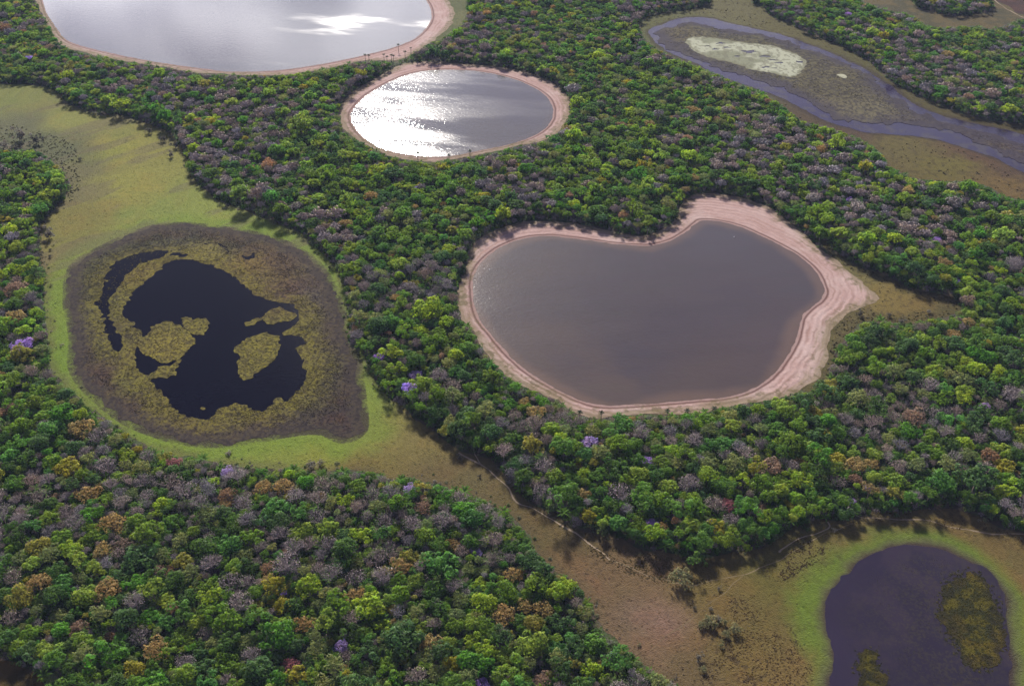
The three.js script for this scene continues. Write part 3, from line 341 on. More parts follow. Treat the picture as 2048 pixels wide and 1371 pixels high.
// ───────────────────────── plants: leaf, twig and frond builders ─────────────────────────
class Leaves {
  constructor(seed) { this.r = rng(seed); this.p = []; this.n = []; this.c = []; this.i = []; }
  card(x, y, z, nx, ny, nz, sx, sy, sz, size, tint, asp = 1) {        // a leaf spray: a bent rhombus facing n, shaded by s
    const r = this.r; let ax = r() - 0.5, ay = r() - 0.5, az = r() - 0.5; const d = ax * nx + ay * ny + az * nz; ax -= d * nx; ay -= d * ny; az -= d * nz; let l = Math.hypot(ax, ay, az) || 1; ax /= l; ay /= l; az /= l;
    const bx = ny * az - nz * ay, by = nz * ax - nx * az, bz = nx * ay - ny * ax, a = size * asp, b = size * (0.45 + 0.35 * r()), q = this.p.length / 3, dr = size * 0.25;
    this.p.push(x - ax * a - nx * dr, y - ay * a - ny * dr, z - az * a - nz * dr, x + bx * b, y + by * b, z + bz * b, x + ax * a - nx * dr, y + ay * a - ny * dr, z + az * a - nz * dr, x - bx * b, y - by * b, z - bz * b);
    for (let k = 0; k < 4; k++) { this.n.push(sx, sy, sz); this.c.push(tint[0], tint[1], tint[2]); }
    this.i.push(q, q + 2, q + 1, q, q + 3, q + 2);
  }
  blob(cx, cy, cz, rad, count, size, flat = 0.8, tint = [1, 1, 1], lowest = -0.45) {
    const r = this.r;
    for (let k = 0; k < count; k++) {
      let ux, uy, uz, l; do { ux = r() * 2 - 1; uy = r() * 2 - 1; uz = r() * 2 - 1; l = Math.hypot(ux, uy, uz); } while (l > 1 || l < 0.05 || uy / l < lowest - 0.3 * r());
      ux /= l; uy /= l; uz /= l; const d = rad * (0.72 + 0.42 * r());
      let nx = ux + (r() - 0.5) * 1.3, ny = uy + (r() - 0.5) * 1.3 + 0.25, nz = uz + (r() - 0.5) * 1.3; l = Math.hypot(nx, ny, nz); nx /= l; ny /= l; nz /= l; if (nx * ux + ny * uy + nz * uz < 0) { nx = -nx; ny = -ny; nz = -nz; }
      let sx = ux * 0.62 + nx * 0.5, sy = uy * 0.62 + ny * 0.5, sz = uz * 0.62 + nz * 0.5; l = Math.hypot(sx, sy, sz);
      const t = 0.72 + 0.56 * r(), w = (r() - 0.5) * 0.18;
      this.card(cx + ux * d, cy + uy * d * flat, cz + uz * d, nx, ny, nz, sx / l, sy / l, sz / l, size * (0.65 + 0.7 * r()), [tint[0] * t * (1 + w), tint[1] * t, tint[2] * t * (1 - w)]);
    }
  }
  strip(a, b, w0, w1, tint) {                                          // a twig or thin limb as a three-sided taper
    const dx = b[0] - a[0], dy = b[1] - a[1], dz = b[2] - a[2], l = Math.hypot(dx, dy, dz) || 1; let px = dz, py = 0, pz = -dx, m = Math.hypot(px, pz); if (m < 1e-3) { px = 1; pz = 0; m = 1; } px /= m; pz /= m;
    const qx = (dy * pz) / l, qy = (dz * px - dx * pz) / l, qz = (-dy * px) / l, q = this.p.length / 3;
    for (let k = 0; k < 3; k++) { const t = k * 2.0944, c = Math.cos(t), s = Math.sin(t), ox = px * c + qx * s, oy = py * c + qy * s, oz = pz * c + qz * s; this.p.push(a[0] + ox * w0, a[1] + oy * w0, a[2] + oz * w0, b[0] + ox * w1, b[1] + oy * w1, b[2] + oz * w1); for (let h = 0; h < 2; h++) { this.n.push(ox, oy, oz); this.c.push(...tint); } }
    for (let k = 0; k < 3; k++) { const e = q + k * 2, f = q + ((k + 1) % 3) * 2; this.i.push(e, f, e + 1, f, f + 1, e + 1); }
  }
  build() { const g = new THREE.BufferGeometry(); g.setAttribute('position', new THREE.Float32BufferAttribute(this.p, 3)); g.setAttribute('normal', new THREE.Float32BufferAttribute(this.n, 3)); g.setAttribute('color', new THREE.Float32BufferAttribute(this.c, 3)); g.setIndex(this.i); return g; }
}
// a leafy crown one unit in radius, its lowest leaves near y = 0; lumps are the boughs' leaf masses
function crownGeo(seed, { lumps = 18, lumpR = 0.34, leaf = 0.085, per = 60, tall = 0.9, loose = 0, jag = 0.25, core = true }) {
  const L = new Leaves(seed), r = L.r, off = r() * 6;
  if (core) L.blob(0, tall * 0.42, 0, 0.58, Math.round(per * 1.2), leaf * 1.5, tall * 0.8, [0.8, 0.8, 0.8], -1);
  for (let k = 0; k < lumps; k++) {
    const t = (k + 0.5) / lumps, up = 1 - t * 1.18, az = off + k * 2.39996 + (r() - 0.5) * 0.7, h = Math.sqrt(Math.max(0, 1 - up * up)), out = (0.72 + (r() - 0.5) * jag * 2) * (1 + loose * (r() - 0.3));
    const lr = lumpR * (0.65 + 0.7 * r()), tint = 0.86 + 0.28 * r(), w = (r() - 0.5) * 0.16;
    L.blob(Math.cos(az) * h * out, tall * 0.42 + up * out * tall * 0.62 + (r() - 0.5) * 0.1, Math.sin(az) * h * out, lr, Math.round(per * (0.7 + 0.6 * r()) * (lr / lumpR) ** 1.6), leaf, 0.78, [tint * (1 + w), tint, tint * (1 - w)]);
  }
  return L.build();
}
function bareGeo(seed, { limbs = 9, twigs = 22, w = 0.0075, sprays = 160, spray = 0.05, tall = 0.85 }) {   // leafless crown: limbs, branches and a haze of twigs
  const L = new Leaves(seed), r = L.r, tone = () => { const t = 0.72 + 0.45 * r(); return [t, t * (0.95 + 0.08 * r()), t]; };
  for (let k = 0; k < limbs; k++) {
    const t = (k + 0.3) / limbs, az = k * 2.39996 + r(), el = 1.35 - t * 1.25, e = [Math.cos(az) * Math.cos(el) * 0.62, tall * 0.25 + Math.sin(el) * tall * 0.5, Math.sin(az) * Math.cos(el) * 0.62];
    L.strip([0, -0.15, 0], e, 0.035, 0.016, tone());
    for (let j = 0; j < 5; j++) {
      const a2 = az + (r() - 0.5) * 2.4, e2 = el + (r() - 0.4) * 0.9, s = 0.35 + 0.65 * r(), b0 = [e[0] * s, -0.15 + (e[1] + 0.15) * s, e[2] * s], b1 = [b0[0] + Math.cos(a2) * Math.cos(e2) * 0.36, b0[1] + Math.sin(e2) * 0.34 + 0.05, b0[2] + Math.sin(a2) * Math.cos(e2) * 0.36];
      L.strip(b0, b1, 0.015, 0.007, tone());
      for (let q = 0; q < twigs / 3; q++) { const s2 = 0.3 + 0.7 * r(), a3 = a2 + (r() - 0.5) * 3, e3 = e2 + (r() - 0.3) * 1.2, c0 = [b0[0] + (b1[0] - b0[0]) * s2, b0[1] + (b1[1] - b0[1]) * s2, b0[2] + (b1[2] - b0[2]) * s2], l = 0.14 + 0.16 * r(); L.strip(c0, [c0[0] + Math.cos(a3) * Math.cos(e3) * l, c0[1] + Math.sin(e3) * l, c0[2] + Math.sin(a3) * Math.cos(e3) * l], w, w * 0.4, tone()); }
    }
  }
  for (let k = 0; k < sprays / 16; k++) { const az = k * 2.39996 + r(), up = 1 - (k + 0.5) / (sprays / 16) * 1.05, h = Math.sqrt(Math.max(0, 1 - up * up)), o = 0.55 + 0.36 * r(), t = 0.85 + 0.25 * r(); L.blob(Math.cos(az) * h * o, tall * 0.42 + up * o * tall * 0.6, Math.sin(az) * h * o, 0.26 + 0.14 * r(), 24, spray, 0.8, [t, t, t]); }
  return L.build();
}
function palmGeo(seed, fronds, len, droop) {
  const L = new Leaves(seed), r = L.r;
  for (let k = 0; k < fronds; k++) {
    const az = k * 2.39996 + r() * 0.4, el = 0.25 + 1.0 * (k / fronds), l = len * (0.8 + 0.4 * r()), ca = Math.cos(az), sa = Math.sin(az), t = 0.75 + 0.5 * r(), n = 5; let px = 0, py = 0, e = el;
    for (let j = 0; j < n; j++) {
      const nx = px + Math.cos(e) * l / n, ny = py + Math.sin(e) * l / n, w0 = len * 0.13 * Math.sin((j + 0.35) / (n + 0.4) * 3.1), w1 = len * 0.13 * Math.sin((j + 1.2) / (n + 0.4) * 3.0);
      for (const s of [-1, 1]) { const q = L.p.length / 3; for (const [x, y, w] of [[px, py, 0], [nx, ny, 0], [nx + 0.06 * l, ny - w1 * 0.45, w1 * s], [px + 0.06 * l, py - w0 * 0.45, w0 * s]]) { L.p.push(x * ca - w * sa, y, x * sa + w * ca); L.n.push(-Math.sin(e) * ca * 0.5, Math.cos(e), -Math.sin(e) * sa * 0.5); L.c.push(t, t, t * 0.9); } if (s < 0) L.i.push(q, q + 1, q + 2, q, q + 2, q + 3); else L.i.push(q, q + 2, q + 1, q, q + 3, q + 2); }
      px = nx; py = ny; e -= droop * (0.5 + j * 0.28);
    }
  }
  return L.build();
}
const trunkGeo = (() => { const L = new Leaves(3); L.strip([0, -0.3, 0], [0.05, 0.9, 0.02], 0.055, 0.035, [1, 1, 1]); for (let k = 0; k < 5; k++) { const a = k * 1.257; L.strip([0.03, 0.62, 0.01], [Math.cos(a) * 0.36, 1.15, Math.sin(a) * 0.36], 0.03, 0.014, [1, 1, 1]); } return L.build(); })();
// crown radius 1; y measured in radii
const GREEN = [[101, {}], [102, { lumps: 24, lumpR: 0.30, per: 52 }], [103, { lumps: 15, lumpR: 0.4, per: 78, tall: 0.8 }], [104, { lumps: 20, lumpR: 0.27, loose: 0.4, jag: 0.4, per: 44, core: false }], [105, { lumps: 26, lumpR: 0.24, loose: 0.3, jag: 0.35, per: 40, tall: 1.15 }], [106, { lumps: 13, lumpR: 0.30, loose: 0.5, jag: 0.5, per: 56, tall: 1.05, core: false }]];
const crowns = GREEN.map(([s, o]) => crownGeo(s, o)), crownsFar = GREEN.map(([s, o]) => crownGeo(s, { ...o, leaf: 0.135, per: Math.round((o.per ?? 60) * 0.42) }));
const FEATHER = [[201, { lumps: 22, lumpR: 0.26, leaf: 0.07, per: 40, core: false, jag: 0.2 }], [202, { lumps: 18, lumpR: 0.3, leaf: 0.07, per: 44, core: false, jag: 0.3 }]];
const feathers = FEATHER.map(([s, o]) => { const g = crownGeo(s, o); return g; });
const bare = [301, 302, 303].map((s, i) => bareGeo(s, { limbs: 6 + 2 * i, twigs: 26, w: 0.006, sprays: 400 + 90 * i, spray: 0.034, tall: 0.8 + 0.12 * i })), bareFar = [304, 305].map((s) => bareGeo(s, { limbs: 7, twigs: 9, w: 0.018, sprays: 220, spray: 0.085 }));
const palms = [palmGeo(401, 16, 1, 0.22), palmGeo(402, 13, 1, 0.3)];
const bushes = [crownGeo(501, { lumps: 9, lumpR: 0.42, leaf: 0.16, per: 18, tall: 0.8, jag: 0.4 }), crownGeo(502, { lumps: 7, lumpR: 0.36, leaf: 0.15, per: 20, tall: 1.0, jag: 0.5, loose: 0.4, core: false })];
const bushBare = bareGeo(503, { limbs: 5, twigs: 9, w: 0.022, sprays: 90, spray: 0.08 });
const leafMat = (c) => new THREE.MeshPhysicalMaterial({ color: c ? new THREE.Color(...c) : new THREE.Color(1, 1, 1), vertexColors: true, roughness: 0.92, specularIntensity: 0.12, transmission: 0.6, thickness: 0, side: THREE.DoubleSide });
const woodMat = (c) => new THREE.MeshStandardMaterial({ color: c ? new THREE.Color(...c) : new THREE.Color(1, 1, 1), vertexColors: true, roughness: 0.95, side: THREE.DoubleSide });
const barkMat = woodMat([0.13, 0.105, 0.09]);
// kinds: base colours (linear) and how the crown is built
const KIND = {
  G: { c: [[0.11, 0.20, 0.012], [0.13, 0.21, 0.016], [0.085, 0.18, 0.02]], g: 'green' }, D: { c: [[0.055, 0.115, 0.016], [0.058, 0.12, 0.03]], g: 'green' }, B: { c: [[0.075, 0.20, 0.014], [0.075, 0.19, 0.03]], g: 'green' },
  L: { c: [[0.21, 0.30, 0.016], [0.19, 0.27, 0.03]], g: 'green' }, Y: { c: [[0.25, 0.235, 0.018], [0.21, 0.205, 0.03]], g: 'green' }, X: { c: [[0.17, 0.20, 0.06], [0.135, 0.17, 0.05]], g: 'feather' },
  M: { c: [[0.25, 0.205, 0.20], [0.21, 0.175, 0.17], [0.245, 0.195, 0.165]], g: 'bare' }, O: { c: [[0.27, 0.185, 0.065], [0.27, 0.20, 0.07]], g: 'feather' }, R: { c: [[0.23, 0.14, 0.075], [0.22, 0.145, 0.10]], g: 'feather' },
  P: { c: [[0.32, 0.20, 0.52], [0.31, 0.23, 0.44]], g: 'feather' }, K: { c: [[0.26, 0.10, 0.11]], g: 'feather' },
};
const mats = {}; for (const k in KIND) mats[k] = KIND[k].c.map((c) => (KIND[k].g === 'bare' ? woodMat(c) : leafMat(c)));

// ───────────────────────── where trees may stand ─────────────────────────
const MS = 0.5, MX = 600, MY = 300, MW = 1700, MH = 1150;              // open ground, rastered on the survey grid
const open = (() => {
  const cv = document.createElement('canvas'); cv.width = MW; cv.height = MH; const c = cv.getContext('2d'); c.fillStyle = '#000'; c.fillRect(0, 0, MW, MH);
  const fill = (k, col) => { c.fillStyle = col; c.beginPath(); SH[k].forEach(([u, v], i) => c[i ? 'lineTo' : 'moveTo']((u + MX) * MS, (v + MY) * MS)); c.closePath(); c.fill(); };
  for (const k of ['meadow', 'heartSand', 'heartTip', 'ovalSand', 'upperSand', 'upperGrass', 'neMeadow', 'farMeadow', 'corner']) fill(k, '#fff');
  fill('farWood', '#000');
  const d = c.getImageData(0, 0, MW, MH).data, a = new Uint8Array(MW * MH); for (let i = 0; i < a.length; i++) a[i] = d[i * 4] > 127 ? 1 : 0; return a;
})();
const isOpen = (u, v) => { const i = Math.round((u + MX) * MS), j = Math.round((v + MY) * MS); return i >= 0 && j >= 0 && i < MW && j < MH && open[j * MW + i] === 1; };
function clearOf(x, s, r, h) {                                         // neither the foot nor the crown may cover open ground
  for (const [dx, ds, hh] of [[0, 0, 0], [r * 0.6, 0, h * 0.5], [-r * 0.6, 0, h * 0.5], [0, r * 0.4, h * 0.95], [r * 0.5, 0, h * 0.85], [-r * 0.5, 0, h * 0.85], [0, -r * 0.5, 0]]) { const [u, v] = project(x + dx, s + ds, hh); if (isOpen(u, v)) return false; }
  return true;
}
class Hash { constructor(c) { this.c = c; this.m = new Map(); } key(i, j) { return i * 100003 + j; } add(o) { const k = this.key(Math.floor(o.x / this.c), Math.floor(o.s / this.c)); (this.m.get(k) ?? this.m.set(k, []).get(k)).push(o); } ok(x, s, test) { const i = Math.floor(x / this.c), j = Math.floor(s / this.c); for (let a = -1; a <= 1; a++) for (let b = -1; b <= 1; b++) { const l = this.m.get(this.key(i + a, j + b)); if (l) for (const o of l) if (!test(o)) return false; } return true; } }
const trees = [], hash = new Hash(12);

// trees that stand out, placed where the survey shows them: [u, v, width in grid units, kind, crown form, label, handle]
const Z1 = (x, y) => [x / 2.9114, 900 + y / 2.9114], Z2 = (x, y) => [700 + x / 2.9114, 900 + y / 2.9114], Z3 = (x, y) => [1348 + x / 2.9114, 900 + y / 2.9114], Z0 = (x, y) => [x, y];
const marks = [];
function mark(Z, ...n) { for (const [x, y, d, kind, label, handle] of n) { const [u, v] = Z(x, y); marks.push({ u, v, w: Z === Z0 ? d : d / 2.9114, kind, label, handle }); } }
mark(Z1,
  [1985, 1135, 98, 'P', 'vivid violet flowering tree in the middle of the nearest woodland', 'vivid violet tree'], [1315, 120, 85, 'P', 'small pale violet tree just inside the forest edge below the dark lake', 'pale violet tree below the dark lake'],
  [1000, 180, 142, 'M', 'pale silver mauve domed tree standing tall below the dark lake', 'pale silver mauve dome'], [1010, 70, 90, 'K', 'dusky pink tree at the forest edge below the dark lake', 'dusky pink tree at the forest edge'],
  [1530, 210, 122, 'O', 'ochre domed tree, left one of a touching ochre pair', 'left ochre twin tree'], [1655, 205, 134, 'O', 'larger ochre domed tree, right one of a touching ochre pair', 'right ochre twin tree'],
  [1310, 312, 92, 'O', 'small orange tree in front of a brown one, left of the ochre pair', 'small orange tree'], [1320, 245, 108, 'R', 'brown thin-leaved tree right behind the small orange tree'],
  [1605, 335, 155, 'B', 'broad emerald tree in front of the ochre pair', 'broad emerald tree'], [225, 560, 138, 'Y', 'mustard yellow domed tree near the left edge of the picture', 'mustard yellow dome'],
  [620, 800, 178, 'O', 'big rusty ochre tree with a double crown in the lower left woodland', 'big rusty ochre tree'], [620, 1200, 195, 'B', 'big rounded green tree near the bottom left corner', 'big rounded green tree at bottom left'],
  [1610, 1080, 195, 'B', 'largest dense deep green dome left of the vivid violet tree', 'largest deep green dome'], [1700, 1238, 104, 'K', 'dusty rose tree near the bottom edge of the picture', 'dusty rose tree'],
  [1715, 1300, 135, 'Y', 'golden yellow tree in front of the dusty rose tree', 'golden yellow tree'], [775, 1275, 124, 'Y', 'yellow green round tree at the bottom left', 'yellow round tree at bottom left'],
  [920, 690, 90, 'R', 'small brick red tree amid greens in the lower left woodland', 'small brick red tree'], [835, 170, 122, 'M', 'dark plum twiggy leafless tree left of the pale mauve dome', 'dark plum twiggy tree'],
  [660, 410, 155, 'O', 'tall ochre and brown tree in the left woodland', 'tall ochre brown tree'], [1640, 900, 122, 'Y', 'yellow feathery tree beside a grey green one in the lower woodland', 'yellow feathery tree'],
  [620, 85, 150, 'M', 'broad grey mauve leafless tree near the left forest edge', 'broad grey mauve tree'], [1335, 760, 148, 'M', 'dark mauve leafless tree with a fan of grey branches', 'dark mauve branchy tree'],
  [860, 30, 110, 'M'], [960, 40, 80, 'Y'], [1090, 140, 100, 'D'], [225, 265, 130, 'M'], [510, 250, 150, 'O'], [75, 570, 110, 'G'], [590, 580, 120, 'O'], [540, 510, 110, 'G'], [940, 310, 112, 'L'], [1000, 410, 120, 'G'], [800, 620, 190, 'D'], [1205, 555, 155, 'D'], [1320, 550, 150, 'B'], [940, 600, 112, 'X'], [70, 730, 140, 'M'], [1000, 690, 82, 'R'], [110, 850, 152, 'Y'], [490, 840, 142, 'L'], [1440, 760, 102, 'M'], [1550, 745, 84, 'O'], [1550, 675, 92, 'R'], [1395, 890, 172, 'M'], [1800, 790, 150, 'L'], [1710, 910, 122, 'D'], [1490, 905, 84, 'Y'], [870, 960, 112, 'B'], [960, 1000, 112, 'B'], [450, 1020, 112, 'R'], [810, 1075, 142, 'M'], [640, 1085, 84, 'R'], [60, 970, 132, 'M'], [280, 1170, 142, 'L'], [890, 1150, 162, 'O'], [965, 1175, 132, 'G'], [900, 1350, 162, 'B'], [1075, 1240, 132, 'M'], [1190, 1260, 132, 'D'], [1310, 1230, 142, 'G'], [1500, 1270, 182, 'D'], [1845, 1140, 142, 'X'], [1805, 970, 84, 'G'], [2010, 290, 102, 'L'], [1750, 470, 132, 'L'], [1470, 500, 132, 'G'], [1920, 450, 132, 'L'], [1290, 470, 84, 'D'], [1460, 1195, 132, 'M'], [390, 90, 140, 'Y'], [75, 190, 120, 'G'], [300, 60, 120, 'G'], [1050, 520, 110, 'X'], [1420, 610, 120, 'X'], [1060, 640, 110, 'Y'], [700, 730, 110, 'D'], [1090, 860, 120, 'D'], [1210, 790, 110, 'G'], [330, 960, 120, 'X'], [180, 1060, 110, 'G'], [1060, 1090, 130, 'G'], [1200, 1060, 110, 'M'], [1440, 1110, 120, 'X']);
mark(Z2,
  [340, 220, 84, 'P', 'deep violet tree beside the brown meadow strip', 'deep violet tree by the meadow strip'], [415, 320, 112, 'R', 'copper brown domed tree below the deep violet tree', 'copper brown dome'], [670, 345, 148, 'B', 'bright emerald tree near the bend of the brown meadow strip', 'bright emerald tree by the meadow bend'],
  [530, 650, 205, 'B', 'widest sea-green tree in the nearest woodland', 'widest sea-green tree'], [340, 615, 112, 'Y', 'chartreuse domed tree above an ochre one', 'chartreuse dome'], [905, 955, 155, 'O', 'golden ochre spreading tree near the bottom centre', 'golden ochre spreading tree'],
  [1130, 920, 132, 'O', 'tan ochre tree close to the lower bend of the meadow strip', 'tan ochre tree'], [490, 805, 145, 'D', 'grey green dense tree with a dark base, left of bottom centre', 'grey green dense tree'], [775, 1360, 94, 'P', 'dull lilac tree cut by the bottom edge of the picture', 'dull lilac tree at the bottom edge'],
  [735, 590, 84, 'P', 'faded lilac small tree in the middle of the lower woodland', 'faded lilac small tree'], [1760, 430, 94, 'P', 'lavender flowering tree by the forest edge above the brown meadow', 'lavender tree above the brown meadow'], [1570, 420, 124, 'B', 'vivid green tree at the forest edge left of the lavender tree', 'vivid green tree left of lavender'],
  [1355, 250, 94, 'O', 'tawny brown tree in the woodland below the heart-shaped lake', 'tawny brown tree'], [1740, 55, 74, 'P', 'mauve violet tree in the woodland below the heart-shaped lake', 'mauve violet tree below the heart lake'], [460, 1110, 145, 'O', 'olive gold tree beside a lime one near the bottom', 'olive gold tree'], [1060, 1120, 172, 'L', 'lime green spreading tree near the lower meadow bend', 'lime spreading tree'],
  [535, 275, 122, 'B'], [635, 270, 112, 'M'], [130, 255, 122, 'M'], [200, 410, 132, 'M'], [70, 490, 132, 'L'], [290, 672, 142, 'O'], [710, 520, 122, 'G'], [600, 540, 92, 'O'], [925, 490, 64, 'L'], [935, 560, 94, 'D'], [960, 720, 122, 'O'], [30, 845, 132, 'O'], [110, 900, 182, 'L'], [185, 1020, 112, 'L'], [300, 1090, 215, 'D'], [580, 1120, 92, 'L'], [710, 1090, 122, 'L'], [780, 890, 152, 'L'], [1020, 905, 112, 'O'], [1320, 890, 84, 'M'], [900, 1200, 112, 'L'], [920, 1290, 172, 'G'], [1110, 1330, 122, 'R'], [1420, 1280, 142, 'L'], [110, 1170, 122, 'D'], [500, 1300, 122, 'X'], [100, 1290, 92, 'X'], [1430, 1120, 152, 'G'], [1580, 240, 162, 'M'], [1270, 215, 112, 'G'], [1400, 280, 64, 'B'], [1685, 435, 112, 'G'], [1990, 430, 112, 'L'], [1395, 380, 94, 'Y'], [1685, 140, 122, 'L'], [1850, 210, 132, 'L'], [1985, 185, 132, 'M'], [1140, 90, 132, 'M'], [1090, 165, 64, 'L'], [1830, 440, 64, 'O'], [1855, 530, 64, 'B'], [420, 1200, 120, 'X'], [640, 870, 120, 'X'], [690, 690, 100, 'X'], [380, 930, 110, 'X'], [1240, 1010, 130, 'D'], [800, 500, 80, 'L'], [760, 780, 90, 'L']);
mark(Z3,
  [740, 165, 135, 'L', 'brilliant lime round tree standing out in the right-hand woodland', 'brilliant lime tree'], [1770, 155, 215, 'D', 'largest dark green dome at the right above the pond', 'large dark dome above the pond'], [570, 85, 155, 'R', 'pinkish brown broad tree left of the brilliant lime tree', 'pinkish brown broad tree'], [1055, 75, 132, 'O', 'golden brown tree right of the brilliant lime tree', 'golden brown tree'],
  [1130, 215, 62, 'P', 'small violet tree above the pond path', 'small violet tree above the pond path'], [1035, 290, 62, 'P', 'dusty mauve small tree at the forest edge above the pond'], [325, 310, 92, 'K', 'rose mauve tree among leafless trees above the brown meadow', 'rose mauve tree'], [515, 345, 84, 'R', 'rust red small tree near the forest edge above the meadow'], [100, 430, 118, 'L', 'light green domed tree at the forest edge above the meadow bushes', 'light green edge dome'], [255, 450, 94, 'Y', 'olive mustard tree at the forest edge right of a light green dome'],
  [735, 65, 84, 'O'], [870, 215, 104, 'D'], [95, 190, 142, 'M'], [245, 310, 132, 'M'], [400, 305, 104, 'B'], [335, 400, 112, 'M'], [960, 180, 112, 'M'], [1000, 365, 94, 'D'], [1150, 80, 104, 'O'], [960, 50, 104, 'Y'], [1300, 180, 132, 'G'], [1430, 210, 112, 'G'], [1930, 90, 122, 'Y'], [1940, 230, 132, 'L'], [1170, 20, 94, 'L'], [430, 562, 50, 'L'], [545, 155, 64, 'G']);
mark(Z0,
  [44, 687, 42, 'P', 'bright purple tree at the left edge beside the dark lake meadow', 'bright purple tree at the left edge'], [757, 712, 24, 'P', 'small purple tree between the dark lake and the heart-shaped lake', 'small purple tree between the lakes'], [831, 748, 30, 'P', 'lilac tree in the woods between the dark lake and the heart-shaped lake', 'lilac tree between the lakes'], [1180, 882, 38, 'P', 'broad lavender tree in the woods below the heart-shaped lake', 'broad lavender tree'],
  [1676, 282, 40, 'L', 'bright green tree at the tip of the woods below the weedy lake'], [1876, 478, 22, 'P', 'violet tree right of the heart-shaped lake'], [1700, 398, 17, 'P', 'faint violet tree above the right lobe of the heart-shaped lake'], [30, 571, 44, 'R', 'copper red tree at the left edge beside the dark lake meadow', 'copper red tree at the left edge'], [160, 853, 56, 'O', 'amber tree at the left forest edge below the dark lake', 'amber tree at the left forest edge'], [1071, 822, 42, 'O', 'gold and green tree just below the beach of the heart-shaped lake', 'gold green tree below the beach'],
  [119, 823, 48, 'B', 'rich green tree above the amber tree at the left forest edge'], [15, 812, 36, 'R'], [33, 630, 42, 'O'], [30, 541, 38, 'L'], [1020, 805, 28, 'B'], [1048, 803, 28, 'O'], [1247, 843, 44, 'B', 'vivid green tree under the bottom beach of the heart-shaped lake'], [904, 772, 46, 'M'], [1030, 832, 34, 'M'], [952, 791, 28, 'M'], [855, 614, 56, 'L', 'yellow green lumpy tree left of the heart-shaped lake'], [1822, 860, 44, 'B'], [1700, 765, 44, 'D'], [2005, 580, 36, 'D'], [1930, 885, 40, 'L'], [600, 245, 46, 'L'], [800, 525, 36, 'L'], [40, 445, 36, 'G']);
const formOf = (kind, r) => { const g = KIND[kind].g; return g === 'bare' ? Math.floor(r * 3) : g === 'feather' ? Math.floor(r * 2) : Math.floor(r * 6); };
{
  const r = rng(77);
  for (const m of marks) {
    const cam = 5.2, [x0, s0] = ground(m.u, m.v, cam), f = project(x0, s0, cam)[2], rad = m.w / 2 * f / FPX * 1.04, h = Math.max(3.5, rad * (1.35 + 0.35 * r()) + 1.4), [x, s] = ground(m.u, m.v, h - rad * 0.55);
    const t = { x, s, r: rad, h, kind: m.kind, v: formOf(m.kind, r()), tint: Math.floor(r() * KIND[m.kind].c.length), turn: r() * 6.28, mark: m }; trees.push(t); hash.add(t);
  }
  // everything else in the forest
  const names = 'GDBLYXMORP'.split('');
  for (let k = 0; k < 620000; k++) {
    const u = -330 + r() * 2700, t = r(), v = -175 + 1760 * t * t * (1.6 - 0.6 * t); let [x, s] = ground(u, v); x += (r() - 0.5) * 3; s += (r() - 0.5) * 6;
    const q = r(), rad = k < 5000 ? 3.8 + r() * r() * 2.4 : k < 36000 ? 2.6 + r() * 1.6 : q < 0.45 ? 1.2 + r() * 0.9 : q < 0.88 ? 1.9 + r() * 1.3 : 3.0 + r() * 1.3;
    const mk = fbm(x / 55 + 3, s / 55 + 9, 3), lm = fbm(x / 70 + 33, s / 70 + 19, 3), z = r(), bareShare = 0.07 + 0.52 * sm(0.42, 0.68, mk), h = rad * (1.1 + 0.7 * r()) + 2.1 + r() * 2.4 * (s > 0 ? 1 : 0);
    if (!hash.ok(x, s, (o) => (o.x - x) ** 2 + (o.s - s) ** 2 > ((o.r + rad) * (o.mark ? 0.82 : 0.72)) ** 2)) continue;
    if (!clearOf(x, s, rad, h)) continue;
    let kind; if (z < bareShare) kind = 'M'; else { const y = r(), li = 0.10 + 0.16 * sm(0.4, 0.65, lm); kind = y < 0.38 ? 'G' : y < 0.58 ? 'D' : y < 0.58 + li ? 'L' : y < 0.85 ? 'X' : y < 0.94 ? 'B' : y < 0.97 ? 'Y' : y < 0.988 ? 'O' : y < 0.9982 ? 'R' : 'P'; }
    const t2 = { x, s, r: rad, h, kind, v: formOf(kind, r()), tint: Math.floor(r() * KIND[kind].c.length), turn: r() * 6.28 }; trees.push(t2); hash.add(t2);
  }
}

// ───────────────────────── single trees: the ones that show largest ─────────────────────────
for (const t of trees) { const [u, v, f] = project(t.x, t.s, t.h - t.r * 0.5); t.pu = u; t.pv = v; t.size = t.r * FPX / f * 2; t.seen = u > -t.size * 0.3 && u < 2048 + t.size * 0.3 && v > -t.size * 0.3 && v < 1371 + t.size * 0.3; }
const MOST = 300, singles = trees.filter((t) => t.mark && t.seen);
for (const t of trees.filter((o) => !o.mark && o.seen && o.pu > 6 && o.pu < 2042 && o.pv < 1362).sort((a, b) => b.size - a.size)) { if (singles.length >= MOST) break; singles.push(t); }
const isSingle = new Set(singles);
function crownOf(t, far) { const g = KIND[t.kind].g; return g === 'bare' ? (far ? bareFar[t.v % 2] : bare[t.v]) : g === 'feather' ? feathers[t.v] : far ? crownsFar[t.v] : crowns[t.v]; }
const CROWN_BASE = (t) => Math.max(0.6, t.h - t.r * (KIND[t.kind].g === 'green' && (t.v === 4) ? 1.3 : 1.15));
const LOOK = { G: ['mid green', 'leaf green', 'grass green'], D: ['dark green', 'bottle green'], B: ['emerald', 'clear green'], L: ['lime green', 'light green'], Y: ['mustard', 'olive yellow'], X: ['grey green', 'sage green'], M: ['grey mauve', 'brown mauve', 'pinkish grey'], O: ['ochre', 'golden brown'], R: ['rusty', 'reddish brown'], P: ['violet', 'lilac'], K: ['dusky pink'] };
const FORM = { green: ['domed', 'lumpy', 'broad', 'loose', 'tall', 'open'], feather: ['feathery', 'thin-leaved'], bare: ['leafless', 'twiggy leafless', 'bare branched'] };
